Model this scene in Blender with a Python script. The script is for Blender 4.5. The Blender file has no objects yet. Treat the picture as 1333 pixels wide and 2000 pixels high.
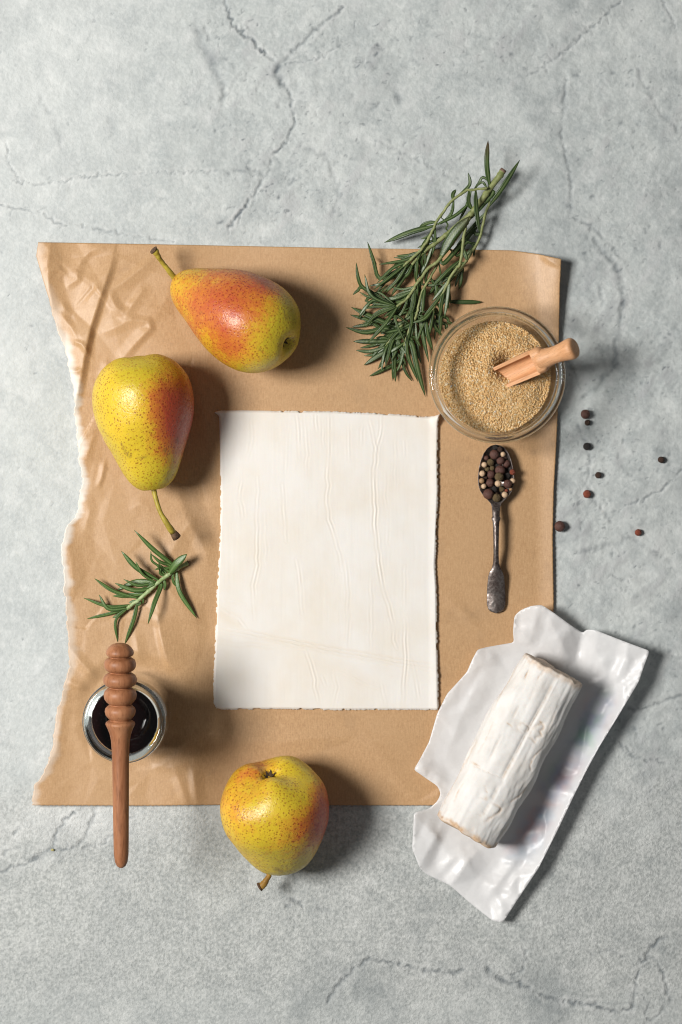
import bpy, bmesh, math, random
import numpy as np
from mathutils import Vector, Matrix
from mathutils.geometry import delaunay_2d_cdt

# ------------------------------------------------------------------ camera, world, lights, exposure
SC = bpy.context.scene
COL = SC.collection
H = 1.5                       # camera height above the table, metres
PX = 3000.0                   # photograph pixels per metre on the table
cam_d = bpy.data.cameras.new('camera')
cam = bpy.data.objects.new('camera', cam_d); COL.objects.link(cam)
cam.location = (0, 0, H)
cam_d.sensor_fit = 'VERTICAL'; cam_d.sensor_height = 36.0
cam_d.lens = 36.0 * H / (2000 / PX)
cam_d.clip_start = 0.01; cam_d.clip_end = 50
SC.camera = cam

world = bpy.data.worlds.new('World'); SC.world = world; world.use_nodes = True
bg = world.node_tree.nodes['Background']
bg.inputs[0].default_value = (0.94, 0.97, 1.0, 1); bg.inputs[1].default_value = 0.105

ld = bpy.data.lights.new('window_softbox', 'AREA')
ld.shape = 'RECTANGLE'; ld.size = 0.56; ld.size_y = 0.56; ld.energy = 52.5; ld.color = (1.0, 0.975, 0.94)
key = bpy.data.objects.new('window_softbox', ld); COL.objects.link(key)
key.location = (-1.17, 0.13, 1.54)
key.rotation_euler = (Vector((-0.05, 0.30, 0)) - key.location).to_track_quat('-Z', 'Y').to_euler()

SC.view_settings.view_transform = 'Standard'
SC.view_settings.look = 'None'
SC.view_settings.exposure = 0.0
SC.view_settings.gamma = 1.0
SC.view_settings.use_curve_mapping = False
SC.render.engine = 'CYCLES'
SC.cycles.use_denoising = True
SC.cycles.filter_width = 1.1
SC.cycles.max_bounces = 14
SC.cycles.transparent_max_bounces = 16
SC.cycles.transmission_bounces = 12

random.seed(7)
RNG = np.random.default_rng(11)

# ------------------------------------------------------------------ helpers
def wx(px, z=0.0): return (px - 666.5) / PX * (H - z) / H
def wy(py, z=0.0): return (1000.0 - py) / PX * (H - z) / H
def P(px, py, z=0.0): return Vector((wx(px, z), wy(py, z), z))

def crop(ox, oy, s):
    return lambda x, y: (ox + x / s, oy + y / s)
C1 = crop(740, 270, 4.5966); C2 = crop(670, 460, 4.7607); C3 = crop(670, 600, 4.7607)
C4 = crop(160, 1030, 5.554); C5 = crop(920, 860, 13.33)
CW = crop(780, 1160, 2.5635); CP = crop(400, 780, 2.777)

def _hash(ix, iy, iz, seed):
    n = (ix.astype(np.int64) * 374761393 + iy.astype(np.int64) * 668265263 + iz.astype(np.int64) * 2147483647 + seed * 974634777)
    n = (n ^ (n >> 13)) * 1274126177
    n = n & 0x7fffffff
    n = (n ^ (n >> 16)) * 1103515245 & 0x7fffffff
    return ((n >> 5) & 0xffff) / 65535.0

def vn(x, y, z=None, seed=0):
    x = np.asarray(x, float); y = np.asarray(y, float)
    z = np.zeros_like(x) if z is None else np.asarray(z, float)
    ix, iy, iz = np.floor(x), np.floor(y), np.floor(z)
    fx, fy, fz = x - ix, y - iy, z - iz
    fx, fy, fz = [f * f * f * (f * (f * 6 - 15) + 10) for f in (fx, fy, fz)]
    r = 0
    for dx in (0, 1):
        for dy in (0, 1):
            for dz in (0, 1):
                w = (fx if dx else 1 - fx) * (fy if dy else 1 - fy) * (fz if dz else 1 - fz)
                r = r + w * _hash(ix + dx, iy + dy, iz + dz, seed)
    return r * 2 - 1

def fbm(x, y, z=None, octv=4, seed=0, gain=0.5):
    a, f, r, n = 1.0, 1.0, 0, 0
    for o in range(octv):
        r = r + a * vn(x * f, y * f, None if z is None else z * f, seed + o * 17); n += a
        a *= gain; f *= 2.03
    return r / n

def sstep(a, b, x):
    t = np.clip((x - a) / (b - a), 0, 1); return t * t * (3 - 2 * t)

def poly_dist(px, py, pts, taper=False):
    """distance of many points to a polyline; also the side sign and the position 0..1 along it"""
    px = np.asarray(px, float); py = np.asarray(py, float)
    best = np.full(px.shape, 1e9); sgn = np.ones(px.shape); tt = np.zeros(px.shape)
    L = [0.0]
    for a, b in zip(pts[:-1], pts[1:]): L.append(L[-1] + math.hypot(b[0] - a[0], b[1] - a[1]))
    for i, (a, b) in enumerate(zip(pts[:-1], pts[1:])):
        dx, dy = b[0] - a[0], b[1] - a[1]; l2 = dx * dx + dy * dy + 1e-9
        t = np.clip(((px - a[0]) * dx + (py - a[1]) * dy) / l2, 0, 1)
        d = np.hypot(px - a[0] - t * dx, py - a[1] - t * dy)
        m = d < best
        best = np.where(m, d, best)
        sgn = np.where(m, np.sign(dx * (py - a[1]) - dy * (px - a[0])), sgn)
        tt = np.where(m, (L[i] + t * math.sqrt(l2)) / L[-1], tt)
    return best, sgn, tt

def tri_interp(cv, cz, tri, qx, qy):
    """heights of flat facets (a triangulation) at many points"""
    z = np.full(qx.shape, np.nan)
    for t in tri:
        a, b, c = cv[t[0]], cv[t[1]], cv[t[2]]
        den = (b[1] - c[1]) * (a[0] - c[0]) + (c[0] - b[0]) * (a[1] - c[1])
        if abs(den) < 1e-9: continue
        xs, ys = (a[0], b[0], c[0]), (a[1], b[1], c[1])
        w = (qx >= min(xs) - 2) & (qx <= max(xs) + 2) & (qy >= min(ys) - 2) & (qy <= max(ys) + 2)
        if not w.any(): continue
        x, y = qx[w], qy[w]
        l1 = ((b[1] - c[1]) * (x - c[0]) + (c[0] - b[0]) * (y - c[1])) / den
        l2 = ((c[1] - a[1]) * (x - c[0]) + (a[0] - c[0]) * (y - c[1])) / den
        l3 = 1 - l1 - l2; k = (l1 > -0.02) & (l2 > -0.02) & (l3 > -0.02)
        zz = z[w]; zz[k] = l1[k] * cz[t[0]] + l2[k] * cz[t[1]] + l3[k] * cz[t[2]]; z[w] = zz
    return z

def facets(qx, qy, box, n, seed):
    """crumpled-paper relief in -1..1: random points joined by flat triangles"""
    r = np.random.default_rng(seed); x0, y0, x1, y1 = box
    p = np.stack([r.uniform(x0, x1, n), r.uniform(y0, y1, n)], -1)
    p = np.vstack([p, [(x0 - 9, y0 - 9), (x1 + 9, y0 - 9), (x1 + 9, y1 + 9), (x0 - 9, y1 + 9)]])
    h = r.uniform(-1, 1, len(p)); h[-4:] = 0
    d = delaunay_2d_cdt([Vector(q) for q in p], [], [], 0, 1e-4, False)
    z = tri_interp(np.array([v[:] for v in d[0]]), h, d[2], qx, qy)
    return np.nan_to_num(z)

def spline(pts, n):
    """Catmull-Rom through points (any dimension), n samples"""
    p = np.array(pts, float)
    p = np.vstack([2 * p[0] - p[1], p, 2 * p[-1] - p[-2]])
    m = len(p) - 3
    out = []
    for q in np.linspace(0, m - 1e-6, n):
        i = int(q); t = q - i
        a, b, c, d = p[i], p[i + 1], p[i + 2], p[i + 3]
        out.append(0.5 * ((2 * b) + (c - a) * t + (2 * a - 5 * b + 4 * c - d) * t * t + (3 * b - a - 3 * c + d) * t ** 3))
    return np.array(out)

def mesh_obj(name, V, F, mat, parent=None, smooth=True, attrs=None, loc=None):
    me = bpy.data.meshes.new(name)
    V = np.asarray(V, float)
    if isinstance(F, np.ndarray):
        k = F.shape[1]
        me.vertices.add(len(V)); me.vertices.foreach_set('co', V.ravel())
        me.loops.add(F.size); me.loops.foreach_set('vertex_index', F.ravel().astype(np.int32))
        me.polygons.add(len(F)); me.polygons.foreach_set('loop_start', np.arange(0, F.size, k, dtype=np.int32))
        me.update(calc_edges=True); me.validate()
    else:
        me.from_pydata([tuple(v) for v in V], [], F); me.update()
    if attrs:
        for k, a in attrs.items():
            at = me.attributes.new(k, 'FLOAT', 'POINT'); at.data.foreach_set('value', np.asarray(a, np.float32).ravel())
    if smooth: me.polygons.foreach_set('use_smooth', np.ones(len(me.polygons), bool)); me.update()
    if mat: me.materials.append(mat)
    o = bpy.data.objects.new(name, me); COL.objects.link(o)
    if loc is not None: o.location = loc
    if parent: o.parent = parent
    return o

def tag(o, label=None, cat=None, group=None, kind=None):
    if label: o['label'] = label
    if cat: o['category'] = cat
    if group: o['group'] = group
    if kind: o['kind'] = kind
    return o

def empty(name, loc=(0, 0, 0)):
    o = bpy.data.objects.new(name, None); COL.objects.link(o); o.location = loc; o.empty_display_size = 0.01
    return o

def grid_faces(n, m, wrap=False, off=0):
    """n rows, m columns; wrap closes the columns"""
    i = np.arange(n - 1)[:, None]; j = np.arange(m if wrap else m - 1)[None, :]
    j2 = (j + 1) % m
    a = i * m + j; b = i * m + j2; c = (i + 1) * m + j2; d = (i + 1) * m + j
    return np.stack([a, b, c, d], -1).reshape(-1, 4) + off

def sheet(name, X, Y, Z, thick, mat, parent=None, attrs=None):
    """a closed sheet of real thickness over a grid"""
    n, m = X.shape
    top = np.stack([X, Y, Z], -1).reshape(-1, 3); bot = top - np.array([0, 0, 1.0]) * np.asarray(thick).reshape(-1, 1)
    F = [grid_faces(n, m)[:, ::-1], grid_faces(n, m, off=n * m)]
    def side(idx):
        idx = np.array(idx); a, b = idx[:-1], idx[1:]
        return np.stack([a, b, b + n * m, a + n * m], -1)
    ring = [j for j in range(m)] + [i * m + m - 1 for i in range(1, n)] + [(n - 1) * m + j for j in range(m - 2, -1, -1)] + [i * m for i in range(n - 2, -1, -1)]
    F.append(side(ring))
    at = {k: np.concatenate([np.ravel(a), np.ravel(a)]) for k, a in (attrs or {}).items()}
    return mesh_obj(name, np.vstack([top, bot]), np.vstack(F), mat, parent, True, at)

def lathe(profile, seg, axis='Z'):
    """profile list of (r, z), closed where r = 0"""
    pr = np.array(profile, float); n = len(pr)
    a = np.linspace(0, 2 * math.pi, seg, endpoint=False)
    V = np.stack([pr[:, 0, None] * np.cos(a), pr[:, 0, None] * np.sin(a), np.repeat(pr[:, 1, None], seg, 1)], -1).reshape(-1, 3)
    return V, grid_faces(n, seg, wrap=True)

def tube(path, rad, seg=10):
    path = [Vector(p) for p in path]; n = len(path); V = []
    up = Vector((0.13, 0.21, 1)).normalized()
    for i, p in enumerate(path):
        t = (path[min(i + 1, n - 1)] - path[max(i - 1, 0)]).normalized()
        x = up.cross(t)
        if x.length < 1e-4: x = Vector((1, 0, 0)).cross(t)
        x.normalize(); y = t.cross(x)
        for k in range(seg):
            a = 2 * math.pi * k / seg
            V.append(p + (x * math.cos(a) + y * math.sin(a)) * rad[i])
    F = [list(f) for f in grid_faces(n, seg, wrap=True)]
    F.append(list(range(seg))[::-1]); F.append([(n - 1) * seg + k for k in range(seg)])
    return V, F

# ------------------------------------------------------------------ materials
class NT:
    def __init__(s, name):
        s.m = bpy.data.materials.new(name); s.m.use_nodes = True
        s.t = s.m.node_tree; s.n = s.t.nodes; s.bsdf = s.n['Principled BSDF']; s.out = s.n['Material Output']
    def node(s, typ, **kw):
        n = s.n.new(typ)
        for k, v in kw.items():
            if k.startswith('i_'):
                key = k[2:]; key = int(key) if key.isdigit() else key.replace('_', ' ')
                s.set(n.inputs[key], v)
            else: setattr(n, k, v)
        return n
    def set(s, sock, v):
        if isinstance(v, bpy.types.NodeSocket): s.t.links.new(v, sock)
        elif isinstance(v, bpy.types.Node): s.t.links.new(v.outputs[0], sock)
        else:
            if sock.type == 'RGBA' and len(v) == 3: v = (*v, 1)
            sock.default_value = v
    def b(s, **kw):
        for k, v in kw.items(): s.set(s.bsdf.inputs[k.replace('_', ' ')], v)
    def coord(s, scale=(1, 1, 1), which='Object'):
        c = s.node('ShaderNodeTexCoord'); mp = s.node('ShaderNodeMapping'); s.t.links.new(c.outputs[which], mp.inputs[0])
        mp.inputs['Scale'].default_value = scale; return mp.outputs[0]
    def noise(s, vec, scale, detail=4, rough=0.55, dist=0.0):
        return s.node('ShaderNodeTexNoise', i_Vector=vec, i_Scale=scale, i_Detail=detail, i_Roughness=rough, i_Distortion=dist).outputs[0]
    def ramp(s, fac, stops):
        r = s.node('ShaderNodeValToRGB'); s.set(r.inputs[0], fac)
        e = r.color_ramp.elements
        while len(e) < len(stops): e.new(0.5)
        for el, (p, c) in zip(e, stops):
            el.position = p; el.color = (c, c, c, 1) if not hasattr(c, '__len__') else (*c, 1)
        return r.outputs[0]
    def mix(s, f, a, b, blend='MIX'):
        n = s.node('ShaderNodeMix', data_type='RGBA', blend_type=blend)
        s.set(n.inputs[0], f); s.set(n.inputs[6], a); s.set(n.inputs[7], b); return n.outputs[2]
    def math(s, op, a, b=0.0, clamp=False):
        n = s.node('ShaderNodeMath', operation=op, use_clamp=clamp); s.set(n.inputs[0], a); s.set(n.inputs[1], b); return n.outputs[0]
    def attr(s, name): return s.node('ShaderNodeAttribute', attribute_name=name).outputs['Fac']
    def bump(s, h, strength=0.3, dist=0.001, nrm=None):
        n = s.node('ShaderNodeBump', i_Height=h, i_Strength=strength, i_Distance=dist)
        if nrm is not None: s.set(n.inputs['Normal'], nrm)
        s.t.links.new(n.outputs[0], s.bsdf.inputs['Normal']); return n.outputs[0]

def mat_stone():
    m = NT('painted_concrete'); v = m.coord()
    big = m.noise(v, 7, 5, 0.6); mid = m.noise(v, 45, 6, 0.65); fine = m.noise(v, 420, 3, 0.6); grit = m.noise(v, 480, 4, 0.7)
    c = m.ramp(big, [(0.3, (0.405, 0.44, 0.435)), (0.52, (0.50, 0.53, 0.52)), (0.75, (0.575, 0.60, 0.585))])
    c = m.mix(m.ramp(mid, [(0.40, 0.0), (0.72, 0.8)]), c, (0.345, 0.38, 0.385))
    c = m.mix(m.ramp(fine, [(0.42, 0.0), (0.68, 0.45)]), c, (0.62, 0.645, 0.63))
    sandy = m.attr('sand')
    g = m.ramp(grit, [(0.36, (0.27, 0.28, 0.27)), (0.5, (0.45, 0.46, 0.442)), (0.66, (0.64, 0.645, 0.62))])
    c = m.mix(m.math('MULTIPLY', sandy, 0.62), c, g)
    spk = m.ramp(m.noise(v, 620, 3, 0.7), [(0.66, 0.0), (0.76, 0.5)])
    c = m.mix(spk, c, (0.20, 0.22, 0.225))
    c = m.mix(m.attr('smudge'), c, (0.225, 0.25, 0.255))
    c = m.mix(m.attr('pale'), c, (0.74, 0.75, 0.735))
    blue = m.ramp(mid, [(0.3, (0.085, 0.10, 0.112)), (0.7, (0.20, 0.225, 0.24))])
    c = m.mix(m.attr('stain'), c, blue)
    m.b(Base_Color=c, Roughness=m.ramp(mid, [(0.3, 0.62), (0.8, 0.8)]), Specular_IOR_Level=0.28)
    h = m.math('ADD', m.math('MULTIPLY', fine, 0.5), m.math('MULTIPLY', m.math('MULTIPLY', grit, sandy), 1.5))
    h = m.math('ADD', h, m.math('MULTIPLY', mid, 0.8))
    m.bump(h, 0.55, 0.0013)
    return m.m

def mat_kraft():
    m = NT('kraft_baking_paper'); v = m.coord()
    a = m.noise(v, 900, 3, 0.7); b = m.noise(v, 90, 5, 0.6); d = m.noise(v, 16, 4, 0.6)
    fib = m.noise(m.coord((1200, 220, 1)), 1.0, 3, 0.6)
    c = m.ramp(m.math('ADD', m.math('MULTIPLY', a, 0.5), m.math('MULTIPLY', fib, 0.5)), [(0.36, (0.47, 0.27, 0.128)), (0.52, (0.565, 0.345, 0.170)), (0.68, (0.645, 0.415, 0.222))])
    c = m.mix(m.ramp(d, [(0.35, 0.0), (0.7, 0.4)]), c, (0.60, 0.385, 0.205))
    c = m.mix(m.ramp(b, [(0.62, 0.0), (0.8, 0.45)]), c, (0.36, 0.22, 0.12))
    c = m.mix(m.attr('dark_patch'), c, (0.26, 0.165, 0.10))
    c = m.mix(m.attr('torn'), c, (0.80, 0.74, 0.66))
    m.b(Base_Color=c, Roughness=0.47, Specular_IOR_Level=0.55)
    m.bump(m.math('ADD', a, m.math('MULTIPLY', fib, 0.5)), 0.10, 0.0004)
    tr = m.node('ShaderNodeBsdfTranslucent', i_Color=c)
    mx = m.node('ShaderNodeMixShader', i_0=0.16, i_1=m.bsdf.outputs[0], i_2=tr.outputs[0])
    m.t.links.new(mx.outputs[0], m.out.inputs[0])
    return m.m

def mat_dough():
    m = NT('puff_pastry_dough'); v = m.coord()
    a = m.noise(v, 260, 4, 0.6); b = m.noise(v, 22, 4, 0.6); s = m.noise(m.coord((70, 12, 1)), 1.0, 4, 0.6)
    c = m.ramp(b, [(0.32, (0.735, 0.68, 0.60)), (0.6, (0.765, 0.735, 0.69))])
    c = m.mix(m.ramp(s, [(0.45, 0.0), (0.75, 0.35)]), c, (0.785, 0.765, 0.735))
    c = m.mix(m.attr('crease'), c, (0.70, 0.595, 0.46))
    m.b(Base_Color=c, Roughness=0.56, Specular_IOR_Level=0.35, Subsurface_Weight=0.06, Subsurface_Radius=(0.003, 0.002, 0.0012), Subsurface_Scale=1.0)
    m.bump(m.math('ADD', m.math('MULTIPLY', a, 0.5), m.math('MULTIPLY', s, 0.25)), 0.10, 0.0005)
    return m.m

def mat_pear(seed):
    m = NT('pear_skin'); v = m.coord()
    mp = v.node
    mp.inputs['Location'].default_value = (seed * 3.1, seed * 1.7, 0)
    n1 = m.noise(v, 60, 5, 0.65); n2 = m.noise(v, 420, 3, 0.6); n3 = m.noise(v, 25, 3, 0.5)
    base = m.ramp(n3, [(0.35, (0.54, 0.40, 0.022)), (0.55, (0.66, 0.46, 0.026)), (0.72, (0.72, 0.45, 0.034))])
    green = m.mix(m.attr('green'), base, (0.46, 0.39, 0.026))
    bl = m.math('ADD', m.attr('blush'), m.math('MULTIPLY', m.math('SUBTRACT', n1, 0.5), 0.95))
    bl = m.math('ADD', bl, m.math('MULTIPLY', m.math('SUBTRACT', n2, 0.5), 0.6))
    org = m.mix(m.ramp(bl, [(0.12, 0.0), (0.60, 1.0)]), green, (0.60, 0.225, 0.024))
    red = m.mix(m.ramp(bl, [(0.42, 0.0), (1.0, 1.0)]), org, (0.44, 0.066, 0.028))
    vo = m.node('ShaderNodeTexVoronoi', i_Vector=v, i_Scale=470, i_Randomness=0.95)
    vo2 = m.node('ShaderNodeTexVoronoi', i_Vector=v, i_Scale=640, i_Randomness=1.0)
    d1 = m.ramp(vo.outputs['Distance'], [(0.22, 1.0), (0.33, 0.0)])
    d2 = m.ramp(vo2.outputs['Distance'], [(0.16, 0.8), (0.30, 0.0)])
    dots = m.math('MAXIMUM', d1, d2)
    dots = m.math('MULTIPLY', dots, m.ramp(n3, [(0.3, 0.55), (0.6, 1.0)]))
    dcol = m.mix(m.ramp(bl, [(0.1, 0.0), (0.6, 1.0)]), (0.34, 0.15, 0.012), (0.27, 0.030, 0.010))
    c = m.mix(m.math('MULTIPLY', dots, 0.88), red, dcol)
    c = m.mix(m.attr('scar'), c, (0.16, 0.085, 0.025))
    m.b(Base_Color=c, Roughness=m.ramp(n2, [(0.3, 0.30), (0.7, 0.46)]), Specular_IOR_Level=0.5, Subsurface_Weight=0.05, Subsurface_Radius=(0.004, 0.002, 0.0008), Subsurface_Scale=1.0)
    m.bump(m.math('ADD', m.math('ADD', m.math('MULTIPLY', n2, 1.0), m.math('MULTIPLY', dots, -0.25)), m.math('MULTIPLY', n1, 0.8)), 0.34, 0.0010)
    return m.m

def mat_simple(name, c0, c1, scale=200, rough=0.5, spec=0.4, bump=0.2, bdist=0.0005, stretch=(1, 1, 1), metal=0.0, detail=5):
    m = NT(name); v = m.coord(stretch); n = m.noise(v, scale, detail, 0.6)
    m.b(Base_Color=m.ramp(n, [(0.33, c0), (0.68, c1)]), Roughness=rough, Specular_IOR_Level=spec, Metallic=metal)
    if bump: m.bump(n, bump, bdist)
    return m.m

def mat_leaf(name, dark, lite, pale):
    m = NT(name); v = m.coord()
    n = m.noise(v, 900, 3, 0.6); n2 = m.noise(v, 120, 3, 0.6)
    oi = m.node('ShaderNodeObjectInfo').outputs['Random']
    c = m.mix(m.ramp(n2, [(0.3, 0.0), (0.7, 1.0)]), dark, lite)
    c = m.mix(m.math('MULTIPLY', oi, 0.55), c, (lite[0] * 0.75, lite[1] * 0.9, lite[2] * 0.8))
    c = m.mix(m.attr('vein'), c, pale)
    c = m.mix(m.attr('brown'), c, (0.10, 0.05, 0.035))
    m.b(Base_Color=c, Roughness=0.40, Specular_IOR_Level=0.45)
    m.bump(n, 0.35, 0.0004)
    tr = m.node('ShaderNodeBsdfTranslucent', i_Color=c)
    mx = m.node('ShaderNodeMixShader', i_0=0.08, i_1=m.bsdf.outputs[0], i_2=tr.outputs[0])
    m.t.links.new(mx.outputs[0], m.out.inputs[0])
    return m.m

def mat_wood(name, c0, c1, c2, stretch, scale, rough=0.5):
    m = NT(name); v = m.coord(stretch)
    n = m.noise(v, scale, 5, 0.6, 0.4); f = m.noise(m.coord(tuple(s * 5 for s in stretch)), scale, 3, 0.6)
    c = m.ramp(n, [(0.3, c0), (0.52, c1), (0.72, c2)])
    c = m.mix(m.ramp(f, [(0.52, 0.0), (0.72, 0.55)]), c, tuple(x * 0.55 for x in c0))
    m.b(Base_Color=c, Roughness=rough, Specular_IOR_Level=0.35)
    m.bump(m.math('ADD', n, m.math('MULTIPLY', f, 0.6)), 0.18, 0.0005)
    return m.m

def mat_thin_glass(name, tint=(0.985, 0.99, 0.99)):
    m = NT(name)
    ge = m.node('ShaderNodeNewGeometry'); ior = m.math('SUBTRACT', 1.5, m.math('MULTIPLY', ge.outputs['Backfacing'], 1.5 - 1 / 1.5))
    fr = m.node('ShaderNodeFresnel', i_IOR=ior)
    tp = m.node('ShaderNodeBsdfTransparent', i_Color=tint); gl = m.node('ShaderNodeBsdfGlossy', i_Color=(1, 1, 1), i_Roughness=0.015)
    mx = m.node('ShaderNodeMixShader', i_0=fr.outputs[0], i_1=tp.outputs[0], i_2=gl.outputs[0])
    m.t.links.new(mx.outputs[0], m.out.inputs[0]); m.n.remove(m.bsdf)
    return m.m

def mat_glass(name, clear=0.5, color=(0.97, 0.985, 0.985)):
    m = NT(name)
    g = m.node('ShaderNodeBsdfGlass', i_Color=color, i_Roughness=0.0, i_IOR=1.45)
    tp = m.node('ShaderNodeBsdfTransparent', i_Color=(0.97, 0.975, 0.975))
    mx = m.node('ShaderNodeMixShader', i_0=clear, i_1=g.outputs[0], i_2=tp.outputs[0])
    m.t.links.new(mx.outputs[0], m.out.inputs[0]); m.n.remove(m.bsdf)
    return m.m

def mat_rind():
    m = NT('bloomy_white_rind'); v = m.coord()
    a = m.noise(v, 420, 4, 0.65); b = m.noise(v, 70, 5, 0.6)
    c = m.ramp(b, [(0.3, (0.69, 0.66, 0.62)), (0.6, (0.77, 0.755, 0.73))])
    tan = m.ramp(a, [(0.3, (0.42, 0.22, 0.085)), (0.7, (0.66, 0.46, 0.27))])
    c = m.mix(m.attr('tan'), c, tan)
    m.b(Base_Color=c, Roughness=0.7, Specular_IOR_Level=0.2, Subsurface_Weight=0.08, Subsurface_Radius=(0.003, 0.002, 0.0015), Subsurface_Scale=1.0)
    m.bump(m.math('ADD', m.math('MULTIPLY', a, 0.4), b), 0.32, 0.0009)
    return m.m

def mat_wrapper():
    m = NT('waxed_cheese_paper'); v = m.coord()
    n = m.noise(v, 60, 4, 0.6); f = m.noise(v, 240, 4, 0.65, 0.6)
    c = m.mix(m.ramp(n, [(0.3, 0.0), (0.7, 1.0)]), (0.88, 0.872, 0.87), (0.92, 0.92, 0.92))
    pr = m.noise(v, 28, 3, 0.6)
    pcol = m.ramp(pr, [(0.30, (0.42, 0.60, 0.52)), (0.43, (0.50, 0.53, 0.66)), (0.56, (0.66, 0.48, 0.50)), (0.68, (0.46, 0.56, 0.68))])
    c = m.mix(m.attr('print'), c, pcol)
    m.b(Base_Color=c, Roughness=0.34, Specular_IOR_Level=0.5)
    m.bump(m.math('ADD', f, m.math('MULTIPLY', n, 1.5)), 0.10, 0.0010)
    tr = m.node('ShaderNodeBsdfTranslucent', i_Color=c)
    tp = m.node('ShaderNodeBsdfTransparent', i_Color=(0.95, 0.95, 0.95))
    m1 = m.node('ShaderNodeMixShader', i_0=0.26, i_1=m.bsdf.outputs[0], i_2=tr.outputs[0])
    m2 = m.node('ShaderNodeMixShader', i_0=0.15, i_1=m1.outputs[0], i_2=tp.outputs[0])
    m.t.links.new(m2.outputs[0], m.out.inputs[0])
    return m.m

def mat_sugar():
    m = NT('raw_cane_sugar'); r = m.attr('tone')
    c = m.ramp(r, [(0.0, (0.64, 0.33, 0.09)), (0.3, (0.84, 0.53, 0.215)), (0.75, (0.93, 0.69, 0.36)), (0.93, (0.96, 0.83, 0.58)), (1.0, (0.98, 0.94, 0.85))])
    m.b(Base_Color=c, Roughness=0.24, Specular_IOR_Level=0.4)
    tr = m.node('ShaderNodeBsdfTranslucent', i_Color=c)
    mx = m.node('ShaderNodeMixShader', i_0=0.30, i_1=m.bsdf.outputs[0], i_2=tr.outputs[0])
    m.t.links.new(mx.outputs[0], m.out.inputs[0])
    return m.m

def mat_silver():
    m = NT('tarnished_silver'); v = m.coord()
    n = m.noise(v, 260, 6, 0.7); n2 = m.noise(v, 700, 3, 0.6)
    t = m.math('ADD', m.math('MULTIPLY', n, 0.75), m.math('MULTIPLY', n2, 0.25))
    c = m.ramp(t, [(0.36, (0.05, 0.035, 0.03)), (0.48, (0.15, 0.122, 0.11)), (0.64, (0.30, 0.27, 0.25))])
    m.b(Base_Color=c, Metallic=0.85, Roughness=m.ramp(n, [(0.35, 0.55), (0.65, 0.34)]))
    m.bump(t, 0.30, 0.0006)
    return m.m

M = dict(
    stone=mat_stone(), kraft=mat_kraft(), dough=mat_dough(), rind=mat_rind(), wrap=mat_wrapper(), sugar=mat_sugar(), silver=mat_silver(),
    leaf=mat_leaf('rosemary_leaf_dark', (0.014, 0.033, 0.008), (0.050, 0.088, 0.020), (0.19, 0.245, 0.105)),
    leaf2=mat_leaf('rosemary_leaf_fresh', (0.028, 0.066, 0.014), (0.090, 0.160, 0.038), (0.19, 0.28, 0.10)),
    gstem=mat_simple('rosemary_stem', (0.15, 0.18, 0.06), (0.29, 0.31, 0.13), 300, 0.55),
    gstem2=mat_simple('young_rosemary_stem', (0.23, 0.33, 0.12), (0.42, 0.48, 0.26), 300, 0.5),
    cutend=mat_simple('cut_stem_end', (0.10, 0.055, 0.04), (0.22, 0.15, 0.11), 500, 0.8),
    pstem=mat_simple('pear_stem', (0.24, 0.17, 0.02), (0.50, 0.40, 0.055), 160, 0.5, bump=0.4),
    pstem3=mat_simple('brown_pear_stem', (0.20, 0.10, 0.02), (0.42, 0.24, 0.04), 160, 0.5, bump=0.4),
    ptip=mat_simple('dry_stem_tip', (0.05, 0.025, 0.015), (0.15, 0.085, 0.04), 500, 0.8),
    calyx=mat_simple('dry_calyx', (0.02, 0.012, 0.006), (0.09, 0.05, 0.02), 800, 0.8),
    glass=mat_thin_glass('clear_glass_wall'), rim=mat_glass('clear_glass_rim', 0.25), jarrim=mat_glass('thick_jar_glass', 0.0),
    syrup=mat_simple('dark_syrup', (0.006, 0.0016, 0.0016), (0.008, 0.002, 0.002), 20, 0.06, 0.5, 0),
    dipper=mat_wood('olive_wood', (0.235, 0.088, 0.035), (0.345, 0.145, 0.066), (0.43, 0.20, 0.098), (1, 1, 0.16), 150, 0.48),
    beech=mat_wood('beech_wood', (0.56, 0.275, 0.125), (0.65, 0.345, 0.172), (0.71, 0.40, 0.215), (0.14, 1, 1), 320, 0.5),
    allspice=mat_simple('allspice_skin', (0.055, 0.024, 0.018), (0.15, 0.068, 0.052), 900, 0.55, bump=0.5, bdist=0.0006),
    white=mat_simple('white_pepper_skin', (0.47, 0.31, 0.18), (0.68, 0.50, 0.34), 500, 0.5, bump=0.25),
    spotted=mat_simple('spotted_pepper_skin', (0.15, 0.06, 0.02), (0.56, 0.37, 0.20), 420, 0.5, bump=0.3),
    olive=mat_simple('green_pepper_skin', (0.07, 0.045, 0.018), (0.26, 0.185, 0.09), 550, 0.55, bump=0.8, bdist=0.001),
    black=mat_simple('black_pepper_skin', (0.015, 0.013, 0.012), (0.065, 0.056, 0.052), 600, 0.5, bump=0.9, bdist=0.001),
    redp=mat_simple('red_pepper_skin', (0.17, 0.035, 0.018), (0.42, 0.12, 0.07), 600, 0.45, bump=0.8, bdist=0.001),
    brownp=mat_simple('brown_pepper_skin', (0.032, 0.018, 0.012), (0.125, 0.068, 0.048), 600, 0.55, bump=0.9, bdist=0.001),
)

# ------------------------------------------------------------------ the tabletop: one sheet with real cracks
def jag(pts, step=9, amp=3.0, seed=0):
    out = []
    r = random.Random(seed)
    for a, b in zip(pts[:-1], pts[1:]):
        n = max(1, int(math.hypot(b[0] - a[0], b[1] - a[1]) / step))
        for k in range(n):
            t = k / n
            j = amp if k else amp * 0.4
            out.append((a[0] + (b[0] - a[0]) * t + r.gauss(0, j * 0.6), a[1] + (b[1] - a[1]) * t + r.gauss(0, j * 0.6)))
    out.append(pts[-1]); return out

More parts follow.
